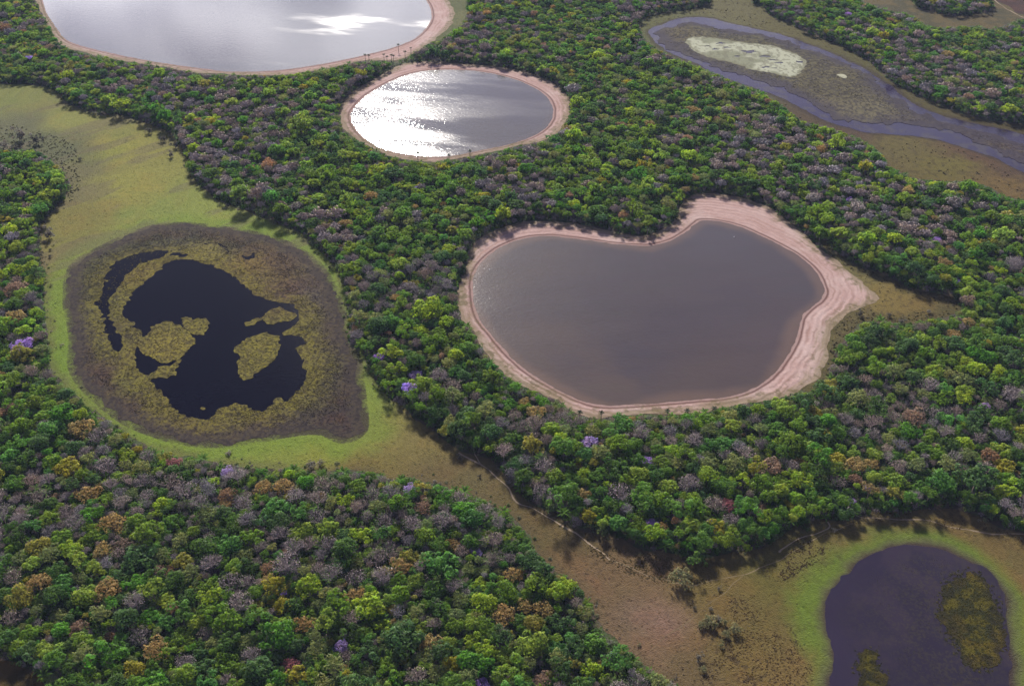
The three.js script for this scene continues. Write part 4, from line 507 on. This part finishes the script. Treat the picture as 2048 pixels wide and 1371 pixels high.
const landmarks = singles.filter((t) => t.mark?.handle), taken = new Set(singles.map((t) => t.mark?.label).filter(Boolean));
function where(t, o) { const dx = t.pu - o.pu, dy = (t.pv - o.pv) * 1.35, a = Math.atan2(-dy, dx) * 180 / Math.PI; const k = Math.round(((a + 360) % 360) / 45) % 8; return ['right of', 'behind and right of', 'behind', 'behind and left of', 'left of', 'in front and left of', 'in front of', 'in front and right of'][k]; }
function labelFor(t) {
  const near = landmarks.filter((o) => o !== t).map((o) => [Math.hypot(t.pu - o.pu, (t.pv - o.pv) * 1.35), o]).sort((a, b) => a[0] - b[0]).slice(0, 9), look = LOOK[t.kind][t.tint % LOOK[t.kind].length], form = FORM[KIND[t.kind].g][t.v], big = t.size > 58 ? 'large ' : t.size < 34 ? 'small ' : '';
  for (const [d, o] of near) { const l = `${big}${look} ${form} tree ${d < 52 ? 'close ' : ''}${where(t, o)} the ${o.mark.handle}`.trim(); if (l.split(' ').length <= 16 && !taken.has(l)) return l; }
  for (const [, o] of near) for (const e of ['second ', 'third ', 'fourth ']) { const l = `${e}${look} ${form} tree ${where(t, o)} the ${o.mark.handle}`; if (!taken.has(l)) return l; }
  return `${look} ${form} tree in the woods`;
}
function single(t) {
  const root = new THREE.Group(); root.name = numbered('tree'); root.position.set(t.x, 0, -t.s); root.rotation.y = t.turn; scene.add(root);
  const b = CROWN_BASE(t), trunk = add('trunk', trunkGeo, barkMat, root); trunk.scale.set(t.r, b + t.r * 0.3, t.r);
  const c = add('crown', crownOf(t, false), mats[t.kind][t.tint], root); c.position.y = b; c.scale.set(t.r, t.r, t.r);
  const l = t.mark?.label ?? labelFor(t); taken.add(l); tag(root, l, 'tree', 'woodland trees seen from the air');
}
singles.forEach(single);

// ───────────────────────── the rest of the forest ─────────────────────────
const M4 = new THREE.Matrix4(), Q = new THREE.Quaternion(), UPV = new THREE.Vector3(0, 1, 0), V1 = new THREE.Vector3(), V2 = new THREE.Vector3(), COL = new THREE.Color();
function copies(name, geo, mat, list, parent) {
  const m = new THREE.InstancedMesh(geo, mat, list.length); m.name = name;
  list.forEach((o, i) => { M4.compose(V1.set(o.x, o.y, -o.s), Q.setFromAxisAngle(UPV, o.turn), V2.set(o.sx, o.sy, o.sz ?? o.sx)); m.setMatrixAt(i, M4); if (o.c) m.setColorAt(i, COL.setRGB(...o.c)); });
  parent.add(m); return m;
}
const anyLeaf = leafMat(), anyWood = woodMat();
{
  const forest = new THREE.Group(); forest.name = 'forest'; scene.add(forest); tag(forest, 'unbroken mixed woodland of green and leafless trees around the lakes', 'forest', null, 'stuff');
  const bins = new Map(), trunks = [], r = rng(8);
  for (const t of trees) if (!isSingle.has(t)) {
    const f = project(t.x, t.s)[2], far = f > 560, g = crownOf(t, far), b = CROWN_BASE(t), c = KIND[t.kind].c[t.tint], k = 0.8 + 0.4 * r(), w = (r() - 0.5) * 0.22;
    (bins.get(g) ?? bins.set(g, []).get(g)).push({ x: t.x, y: b, s: t.s, turn: t.turn, sx: t.r * (0.88 + 0.26 * r()), sz: t.r * (0.88 + 0.26 * r()), sy: t.r * (0.75 + 0.5 * r()), c: [c[0] * k * (1 + w), c[1] * k, c[2] * k * (1 - w)], bare: KIND[t.kind].g === 'bare' });
    trunks.push({ x: t.x, y: 0, s: t.s, turn: t.turn, sx: t.r, sy: b + t.r * 0.3 });
  }
  for (const [g, list] of bins) copies('crown', g, list[0].bare ? anyWood : anyLeaf, list, forest);
  copies('trunk', trunkGeo, barkMat, trunks, forest);
  console.log('trees', trees.length, 'singles', singles.length);
  // undergrowth fills the gaps and the forest edge
  const under = new THREE.Group(); under.name = 'undergrowth'; scene.add(under); tag(under, 'low bushes and palms filling the gaps between the forest trees', 'undergrowth', null, 'stuff');
  const h2 = new Hash(4), L = [[], [], [], [], []];
  for (let k = 0; k < 330000; k++) {
    const u = -300 + r() * 2650, t = r(), v = -120 + 1680 * t * t * (1.6 - 0.6 * t), [x, s] = ground(u, v), q = r(), rad = 0.9 + 1.1 * r(), h = rad * (1.2 + r());
    if (!h2.ok(x, s, (o) => (o.x - x) ** 2 + (o.s - s) ** 2 > 3.4) || !clearOf(x, s, rad * 0.8, h)) continue;
    h2.add({ x, s }); const kd = q < 0.14 ? 'palm' : q < 0.42 ? 'bare' : 'leaf', base = kd === 'bare' ? [0.15, 0.125, 0.13] : [[0.045, 0.095, 0.012], [0.065, 0.12, 0.018], [0.10, 0.14, 0.045]][Math.floor(r() * 3)], k2 = 0.75 + 0.5 * r();
    const o = { x, y: kd === 'palm' ? 0.6 + 2.2 * r() : -0.1, s, turn: r() * 6.28, sx: kd === 'palm' ? 2 + 1.2 * r() : rad * 1.15, sy: kd === 'palm' ? 2 + r() : h, c: kd === 'palm' ? [0.075 * k2, 0.155 * k2, 0.018 * k2] : base.map((c) => c * k2) };
    L[kd === 'palm' ? (r() < 0.5 ? 3 : 4) : kd === 'bare' ? 2 : r() < 0.5 ? 0 : 1].push(o);
  }
  for (let k = 0; k < 60000; k++) {
    const x = -420 + 840 * r(), s = 150 + 500 * r(), e = dMeadow(x, s); if (e > 0 || e < -7 * r() * r()) continue; const rad = 0.35 + 0.8 * r() * r(), h = rad * (0.8 + 0.6 * r());
    if (!h2.ok(x, s, (o) => (o.x - x) ** 2 + (o.s - s) ** 2 > 2.2)) continue; h2.add({ x, s }); const k2 = 0.8 + 0.5 * r(), c = [[0.13, 0.135, 0.07], [0.16, 0.145, 0.12], [0.075, 0.11, 0.03]][Math.floor(r() * 3)];
    L[r() < 0.6 ? 0 : 1].push({ x, y: -0.05, s, turn: r() * 6.28, sx: rad, sy: h, c: c.map((v) => v * k2) });
  }
  copies('bush', bushes[0], anyLeaf, L[0], under); copies('bush', bushes[1], anyLeaf, L[1], under); copies('bare_bush', bushBare, anyWood, L[2], under); copies('palm', palms[0], anyLeaf, L[3], under); copies('palm', palms[1], anyLeaf, L[4], under);
  console.log('under', L.map((l) => l.length).join());
}

// ───────────────────────── shrubs and palms out on open ground ─────────────────────────
{
  const r = rng(21), sm1 = bushes.map((b) => b), shrubMats = { olive: leafMat([0.155, 0.16, 0.075]), grey: leafMat([0.15, 0.14, 0.115]), green: leafMat([0.085, 0.16, 0.025]), dark: leafMat([0.07, 0.068, 0.055]) };
  const geos = [crownGeo(601, { lumps: 12, lumpR: 0.36, leaf: 0.1, per: 34, tall: 1.0, jag: 0.4 }), crownGeo(602, { lumps: 9, lumpR: 0.34, leaf: 0.1, per: 40, tall: 1.15, jag: 0.5, loose: 0.4 })];
  const shrub = (Z, x, y, d, m, label) => { const [u, v] = Z(x, y), w = Z === Z0 ? d : d / 2.9114, [gx, gs] = ground(u, v + w * 0.3), f = project(gx, gs)[2], rad = w / 2 * f / FPX * 1.1, root = new THREE.Group(); root.name = numbered('shrub'); root.position.set(gx, 0, -gs); root.rotation.y = r() * 6.28; scene.add(root); const st = add('stem', trunkGeo, barkMat, root); st.scale.set(rad * 0.8, rad * 0.9, rad * 0.8); const c = add('foliage', geos[Math.floor(r() * 2)], shrubMats[m], root); c.scale.set(rad, rad * 1.15, rad); c.position.y = rad * 0.15; tag(root, label, 'shrub', 'shrubs standing on open grass'); };
  const S = [
    [Z3, 205, 985, 66, 'olive', 'tallest olive shrub in the tight cluster on the brown meadow left of the pond'], [Z3, 168, 1012, 52, 'olive', 'left olive shrub of the tight cluster on the brown meadow'], [Z3, 232, 1018, 56, 'olive', 'front olive shrub of the tight cluster on the brown meadow'], [Z3, 256, 982, 42, 'grey', 'grey shrub at the right end of the tight meadow cluster'], [Z3, 296, 1000, 40, 'olive', 'small shrub just right of the tight meadow cluster'], [Z3, 304, 1066, 48, 'olive', 'lone round shrub below the tight meadow cluster'], [Z3, 356, 1038, 62, 'olive', 'broad shrub to the right below the tight meadow cluster'],
    [Z3, 145, 1203, 46, 'grey', 'lone grey green shrub low on the brown meadow'], [Z3, 275, 1132, 36, 'olive', 'small pale shrub between the cluster and the lowest meadow shrubs'], [Z3, 170, 1275, 40, 'olive', 'lowest round shrub on the brown meadow near the bottom edge'], [Z3, 120, 915, 22, 'dark', 'tiny dark shrub above the tight meadow cluster'], [Z3, 215, 922, 26, 'grey', 'tiny grey shrub straight above the tight meadow cluster'], [Z3, 262, 803, 26, 'grey', 'tiny grey shrub beside the faint footpath'], [Z3, 148, 1020, 24, 'olive', 'small leftmost shrub touching the tight meadow cluster'],
    [Z3, 140, 622, 116, 'green', 'bright green spreading bush in front of the forest edge on the shaded meadow'], [Z3, 40, 735, 118, 'olive', 'pale olive bush below the bright green bush on the meadow'], [Z1, 1815, 85, 62, 'grey', 'pale grey bush at the meadow edge under the dark lake'], [Z1, 1868, 70, 36, 'grey', 'small pale bush right beside the pale grey bush'], [Z2, 640, 40, 34, 'grey', 'lone grey bush where the footpath starts'], [Z2, 755, 150, 22, 'dark', 'tiny dark bush left of the footpath'],
    [Z0, 98, 469, 24, 'grey', 'grey bush by the left forest edge above the dark lake'], [Z0, 79, 509, 16, 'dark', 'small dark bush at the left forest edge beside the dark lake'], [Z0, 100, 499, 6, 'dark', 'upper one of two tiny dark bushes beside the dark lake'], [Z0, 100, 512, 7, 'dark', 'lower one of two tiny dark bushes beside the dark lake'], [Z0, 73, 281, 20, 'dark', 'dark bush on the left grass among sparse bushes'], [Z0, 43, 272, 28, 'grey', 'wide grey bush on the left grass'], [Z0, 8, 293, 24, 'grey', 'grey bush cut by the left edge of the picture'], [Z0, 32, 298, 12, 'dark', 'small dark bush near the left grey bush'],
    [Z0, 298, 262, 14, 'dark', 'upper dark bush in a line at the narrowing of the western meadow'], [Z0, 326, 278, 14, 'dark', 'second dark bush in the line at the narrowing of the western meadow'], [Z0, 351, 291, 15, 'dark', 'third dark bush in the line at the narrowing of the western meadow'], [Z0, 342, 310, 13, 'grey', 'lowest grey bush in the line at the narrowing of the western meadow'],
    [Z0, 1720, 628, 14, 'dark', 'dark bush on the dry grass near the point of the heart-shaped lake'], [Z0, 1778, 630, 10, 'dark', 'small bush on the dry grass behind the heart-shaped lake'], [Z0, 1858, 623, 9, 'grey', 'small grey bush at the far end of the dry grass clearing'], [Z0, 1802, 644, 16, 'grey', 'grey bush at the lower edge of the dry grass clearing'], [Z0, 80, 389, 16, 'dark', 'dark bush at the edge of the small left wood'], [Z0, 160, 318, 8, 'dark', 'tiny bush right of the small left wood'],
  ];
  for (const s of S) shrub(...s);
  // fan palms along the beaches
  const frond = leafMat([0.05, 0.066, 0.036]);
  const palm = (u, v, h, label) => { const [x, s] = ground(u, v), root = new THREE.Group(); root.name = numbered('palm_tree'); root.position.set(x, 0, -s); root.rotation.y = r() * 6.28; scene.add(root); const t = add('trunk', new THREE.CylinderGeometry(0.14, 0.2, h, 7).translate(0, h / 2, 0), barkMat, root); for (let k = 0; k < 2; k++) { const c = add('fronds', palms[k], frond, root); c.position.y = h; c.scale.setScalar(1.25 + 0.35 * r()); c.rotation.y = k * 1.3; } tag(root, label, 'palm tree', 'palms along the beaches'); };
  [[1159, 832, 'leftmost small palm on the lower beach of the heart-shaped lake'], [1202, 836, 'second small palm from the left on the lower heart lake beach'], [1333, 836, 'middle small palm on the lower heart lake beach'], [1373, 831, 'fourth small palm on the lower heart lake beach'], [1426, 829, 'rightmost small palm on the lower beach of the heart-shaped lake'], [1302, 474, 'small palm at the dip of the heart-shaped lake'], [1294, 474, 'left palm of two at the dip of the heart-shaped lake'], [836, 322, 'palm on the lower beach of the oval lake, left one'], [898, 322, 'palm on the lower beach of the oval lake, middle one'], [940, 316, 'palm on the lower beach of the oval lake, right one'], [774, 122, 'tall palm between the oval lake and the large upper lake'], [783, 121, 'shorter palm beside the tall one between the two upper lakes'], [797, 103, 'lone palm on the spit of sand beside the large upper lake'], [768, 119, 'left palm of the dense clump between the two upper lakes'], [787, 124, 'lowest palm of the dense clump between the two upper lakes'], [810, 112, 'taller palm of the pair on the wooded spit beside the large upper lake'], [822, 107, 'right palm of the pair on the wooded spit beside the large upper lake'], [731, 124, 'left small palm by the shore of the large upper lake'], [738, 121, 'right small palm by the shore of the large upper lake']].forEach(([u, v, l], i) => palm(u, v + (i < 5 ? 5 : 0), 3.4 + (i * 37 % 5) * 0.5, l));
}

// ───────────────────────── grass tufts, tussocks and marsh plants ─────────────────────────
{
  const r = rng(55), tuft = (seed, n, size, flat) => { const L = new Leaves(seed); L.blob(0, 0.1, 0, 0.55, n, size, flat, [1, 1, 1], 0); return L.build(); }, tuftA = tuft(1, 26, 0.22, 0.5), tuftB = tuft(2, 16, 0.28, 0.35);
  const mat = leafMat();
  const scatter = (n, bb, test, make) => { const o = []; for (let k = 0; k < n; k++) { const x = bb[0] + r() * (bb[1] - bb[0]), s = bb[2] + r() * (bb[3] - bb[2]); if (test(x, s)) o.push(make(x, s)); } return o; };
  const item = (x, s, y, size, c, tall = 1) => { const k = 0.7 + 0.6 * r(); return { x, s, y, turn: r() * 6.28, sx: size * (0.6 + 0.8 * r()), sy: size * tall * (0.6 + 0.8 * r()), c: vivid(c, 1.08).map((v) => v * ALB * k) }; };
  const stuff = (name, label, cat) => { const g = new THREE.Group(); g.name = name; scene.add(g); return tag(g, label, cat, null, 'stuff'); };
  const holeBB = holes.map((h) => bounds(h)), inHole = (x, s) => holes.some((h, i) => x > holeBB[i][0] && x < holeBB[i][1] && s > holeBB[i][2] && s < holeBB[i][3] && inside(h, x, s));
  const mp = stuff('marsh_plants', 'low olive and brown plants standing in the marsh ring', 'marsh plants');
  copies('tuft', tuftA, mat, scatter(110000, bbR, (x, s) => dMarsh(x, s) < -3 - 8 * r() && r() < 0.3 + 0.7 * sm(0.4, 0.6, fbm(x / 6, s / 6, 3)) && (!inHole(x, s) || (dChannel(x, s) < 0 && r() < 0.16)), (x, s) => { const c = marshColour(x, s), q = r(); return item(x, s, 0.08, 0.5, q < 0.35 ? [c[0] * 0.9, c[1] * 0.85, c[2] * 0.85] : [c[0] * 1.3, c[1] * 1.3, c[2] * 1.0], 0.4); }), mp);
  for (const k in islandShape) { const o = islandShape[k], bb = bounds(o), n = Math.round((bb[1] - bb[0]) * (bb[3] - bb[2]) * 0.75), list = scatter(n, bb, (x, s) => inside(o, x, s), (x, s) => item(x - o.root.position.x, s + o.root.position.z, 0.14, 0.7, mix3(marshTone(x, s), [lin(112), lin(112), lin(56)], 0.3 * r()).map((v) => v * 1.7), 0.4)); if (list.length > 3) { const m = copies('tufts', tuftA, mat, list, o.root); m.userData.kind = 'stuff'; } }
  const ww = stuff('pond_plants', 'tufts of water weed growing out of the lower right pond', 'water plants');
  copies('tuft', tuftA, mat, scatter(16000, bbP, (x, s) => Math.min(dPlants(x, s), dPlantsB(x, s)) < 2.5 - 5 * r(), (x, s) => item(x, s, 0.1, 0.7, mix3([lin(112), lin(104), lin(36)], [lin(66), lin(70), lin(30)], r()), 0.4)), ww);
  copies('tuft', tuftB, mat, scatter(26000, bbP, (x, s) => { const d = dPondP(x, s), a = Math.min(dPlants(x, s)); return d < -5 && a > 0 && r() < 0.7 * sm(0.42, 0.62, fbm(x / 7, s / 7, 3)) * sm(46, 3, a); }, (x, s) => item(x, s, 0.06, 0.33, mix3([lin(66), lin(58), lin(53)], [lin(80), lin(76), lin(44)], r()), 0.5)), ww);
  const nm = stuff('weed_tufts', 'tufts of brown weed standing in the upper right lake', 'marsh plants');
  const dMat = field(G.mat, bbN, 4);
  copies('tuft', tuftB, mat, scatter(120000, bbN, (x, s) => dNM(x, s) < -2 - 4 * r() && dMat(x, s) > 1 && r() < 0.12 + 0.6 * sm(0.4, 0.62, fbm(x / 8, s / 8, 3)), (x, s) => { const c = neMarshTone(x, s), q = r(); return item(x, s, 0.24, 0.8, q < 0.3 ? c.map((v) => v * 0.9) : c.map((v) => v * 1.1), 0.35); }), nm);
  const gs = stuff('tussocks', 'small dark tussocks scattered over the brown meadow', 'tussocks');
  const inMeadow = (x, s) => dMeadow(x, s) < -1.5 && dMarsh(x, s) > 4 && dPond(x, s) > 6;
  const tus = [];
  const put = (n, poly, dens, size, c, tall) => { const o = spline(pairs(...poly), 4).map(([u, v]) => ground(u, v)), bb = bounds(o); tus.push(...scatter(n, bb, (x, s) => inside(o, x, s) && inMeadow(x, s) && r() < sm(dens, dens + 0.2, fbm(x / 8, s / 8, 3)), (x, s) => item(x, s, 0.02, size, c, tall))); };
  const brown = [lin(108), lin(84), lin(58)], olive = [lin(128), lin(114), lin(66)];
  put(2600, [1460, 1200, 1560, 1190, 1600, 1280, 1640, 1371, 1640, 1450, 1500, 1450, 1400, 1371, 1440, 1300], 0.4, 0.39, brown, 0.8); put(900, [1540, 1090, 1640, 1075, 1650, 1110, 1570, 1160, 1530, 1150], 0.35, 0.44, brown, 0.9); put(1700, [1180, 1090, 1330, 1110, 1440, 1125, 1420, 1165, 1300, 1160, 1220, 1130], 0.3, 0.50, olive, 0.8); put(900, [1040, 1010, 1200, 1080, 1320, 1200, 1240, 1210, 1130, 1120, 1040, 1050], 0.45, 0.33, brown, 0.8); put(700, [820, 830, 930, 890, 1020, 970, 1000, 990, 900, 940, 840, 880], 0.45, 0.33, brown, 0.8); put(500, [720, 905, 800, 930, 960, 975, 940, 990, 800, 950, 710, 930], 0.45, 0.33, brown, 0.8); put(1500, [1740, 1040, 1900, 1030, 2060, 1070, 2100, 1160, 2020, 1110, 1900, 1055], 0.42, 0.39, brown, 0.9); put(3200, [-60, 235, 30, 250, 96, 266, 146, 286, 156, 325, 160, 375, 135, 412, 120, 420, 138, 372, 110, 330, 60, 292, -60, 298], 0.22, 0.85, [lin(98), lin(98), lin(70)], 0.9);
  copies('tussock', tuftA, mat, tus, gs);
  const gr = stuff('grass', 'short grass on the meadows', 'grass');
  copies('grass_tuft', tuftB, mat, scatter(60000, [-420, 420, 180, 640], (x, s) => { const [u, v] = project(x, s); return u > -60 && u < 2110 && v < 1420 && inMeadow(x, s); }, (x, s) => { const c = meadowColour(x, s); return { x, s, y: 0.0, turn: r() * 6.28, sx: 0.35 + 0.4 * r(), sy: 0.25 + 0.2 * r(), c: vivid(c, 1.04).map((v) => v * ALB * (0.75 + 0.6 * r())) }; }), gr);
  const bbC = bounds(G.heartTip), dS = field(G.heartSand, bbC, 3), dT = field(G.heartTip, bbC, 3);
  copies('tussock', tuftA, mat, scatter(5000, bbC, (x, s) => dS(x, s) > 1 && dT(x, s) < -0.5 && r() < sm(-10, -1, dT(x, s)) * 0.8 + 0.06, (x, s) => item(x, s, 0.02, 0.75, mix3([lin(84), lin(78), lin(46)], [lin(112), lin(104), lin(58)], r()), 0.8)), gs);
  copies('tussock', tuftA, mat, scatter(9000, bbN, (x, s) => dNL(x, s) > 5 && dNE(x, s) < -1 && r() < 0.12 + 0.6 * sm(0.52, 0.66, fbm(x / 9, s / 9, 3)), (x, s) => item(x, s, 0.02, 0.9, mix3([lin(70), lin(60), lin(38)], [lin(100), lin(92), lin(52)], r()), 0.8)), gs);
}

{                                                                     // two white birds resting on the heart-shaped lake
  const white = std({ color: new THREE.Color(0.72, 0.71, 0.69) }), horn = std({ color: new THREE.Color(0.3, 0.2, 0.1) });
  const bird = (u, v, turn, label) => { const [x, s] = ground(u, v), root = new THREE.Group(); root.name = numbered('white_bird'); root.position.set(x, 0.12, -s); root.rotation.y = turn; scene.add(root);
    const body = new THREE.LatheGeometry([[0.001, -0.42], [0.07, -0.36], [0.16, -0.12], [0.17, 0.08], [0.09, 0.28], [0.06, 0.34]].map(([a, b]) => new THREE.Vector2(a, b)), 14).rotateX(Math.PI / 2).translate(0, 0.08, 0);
    const neck = new THREE.TubeGeometry(new THREE.CatmullRomCurve3([[0, 0.1, 0.26], [0, 0.26, 0.38], [0, 0.42, 0.34], [0, 0.5, 0.42]].map((p) => new THREE.Vector3(...p))), 12, 0.045, 8), head = new THREE.SphereGeometry(0.075, 12, 10).translate(0, 0.51, 0.44);
    add('body', mergeGeometries([body, neck, head].map((g) => g.toNonIndexed())), white, root); add('bill', new THREE.ConeGeometry(0.025, 0.16, 8).rotateX(Math.PI / 2).translate(0, 0.5, 0.58), horn, root); tag(root, label, 'bird', 'white birds on the lake'); };
  bird(1468, 474, 1.3, 'tiny white bird on the water in the upper right bay of the heart-shaped lake'); bird(979, 539.5, -1.2, 'tiny white bird on the water near the left shore of the heart-shaped lake');
}
scene.traverse((o) => { if (o.isMesh) { o.castShadow = true; o.receiveShadow = true; } });
renderer.render(scene, camera);
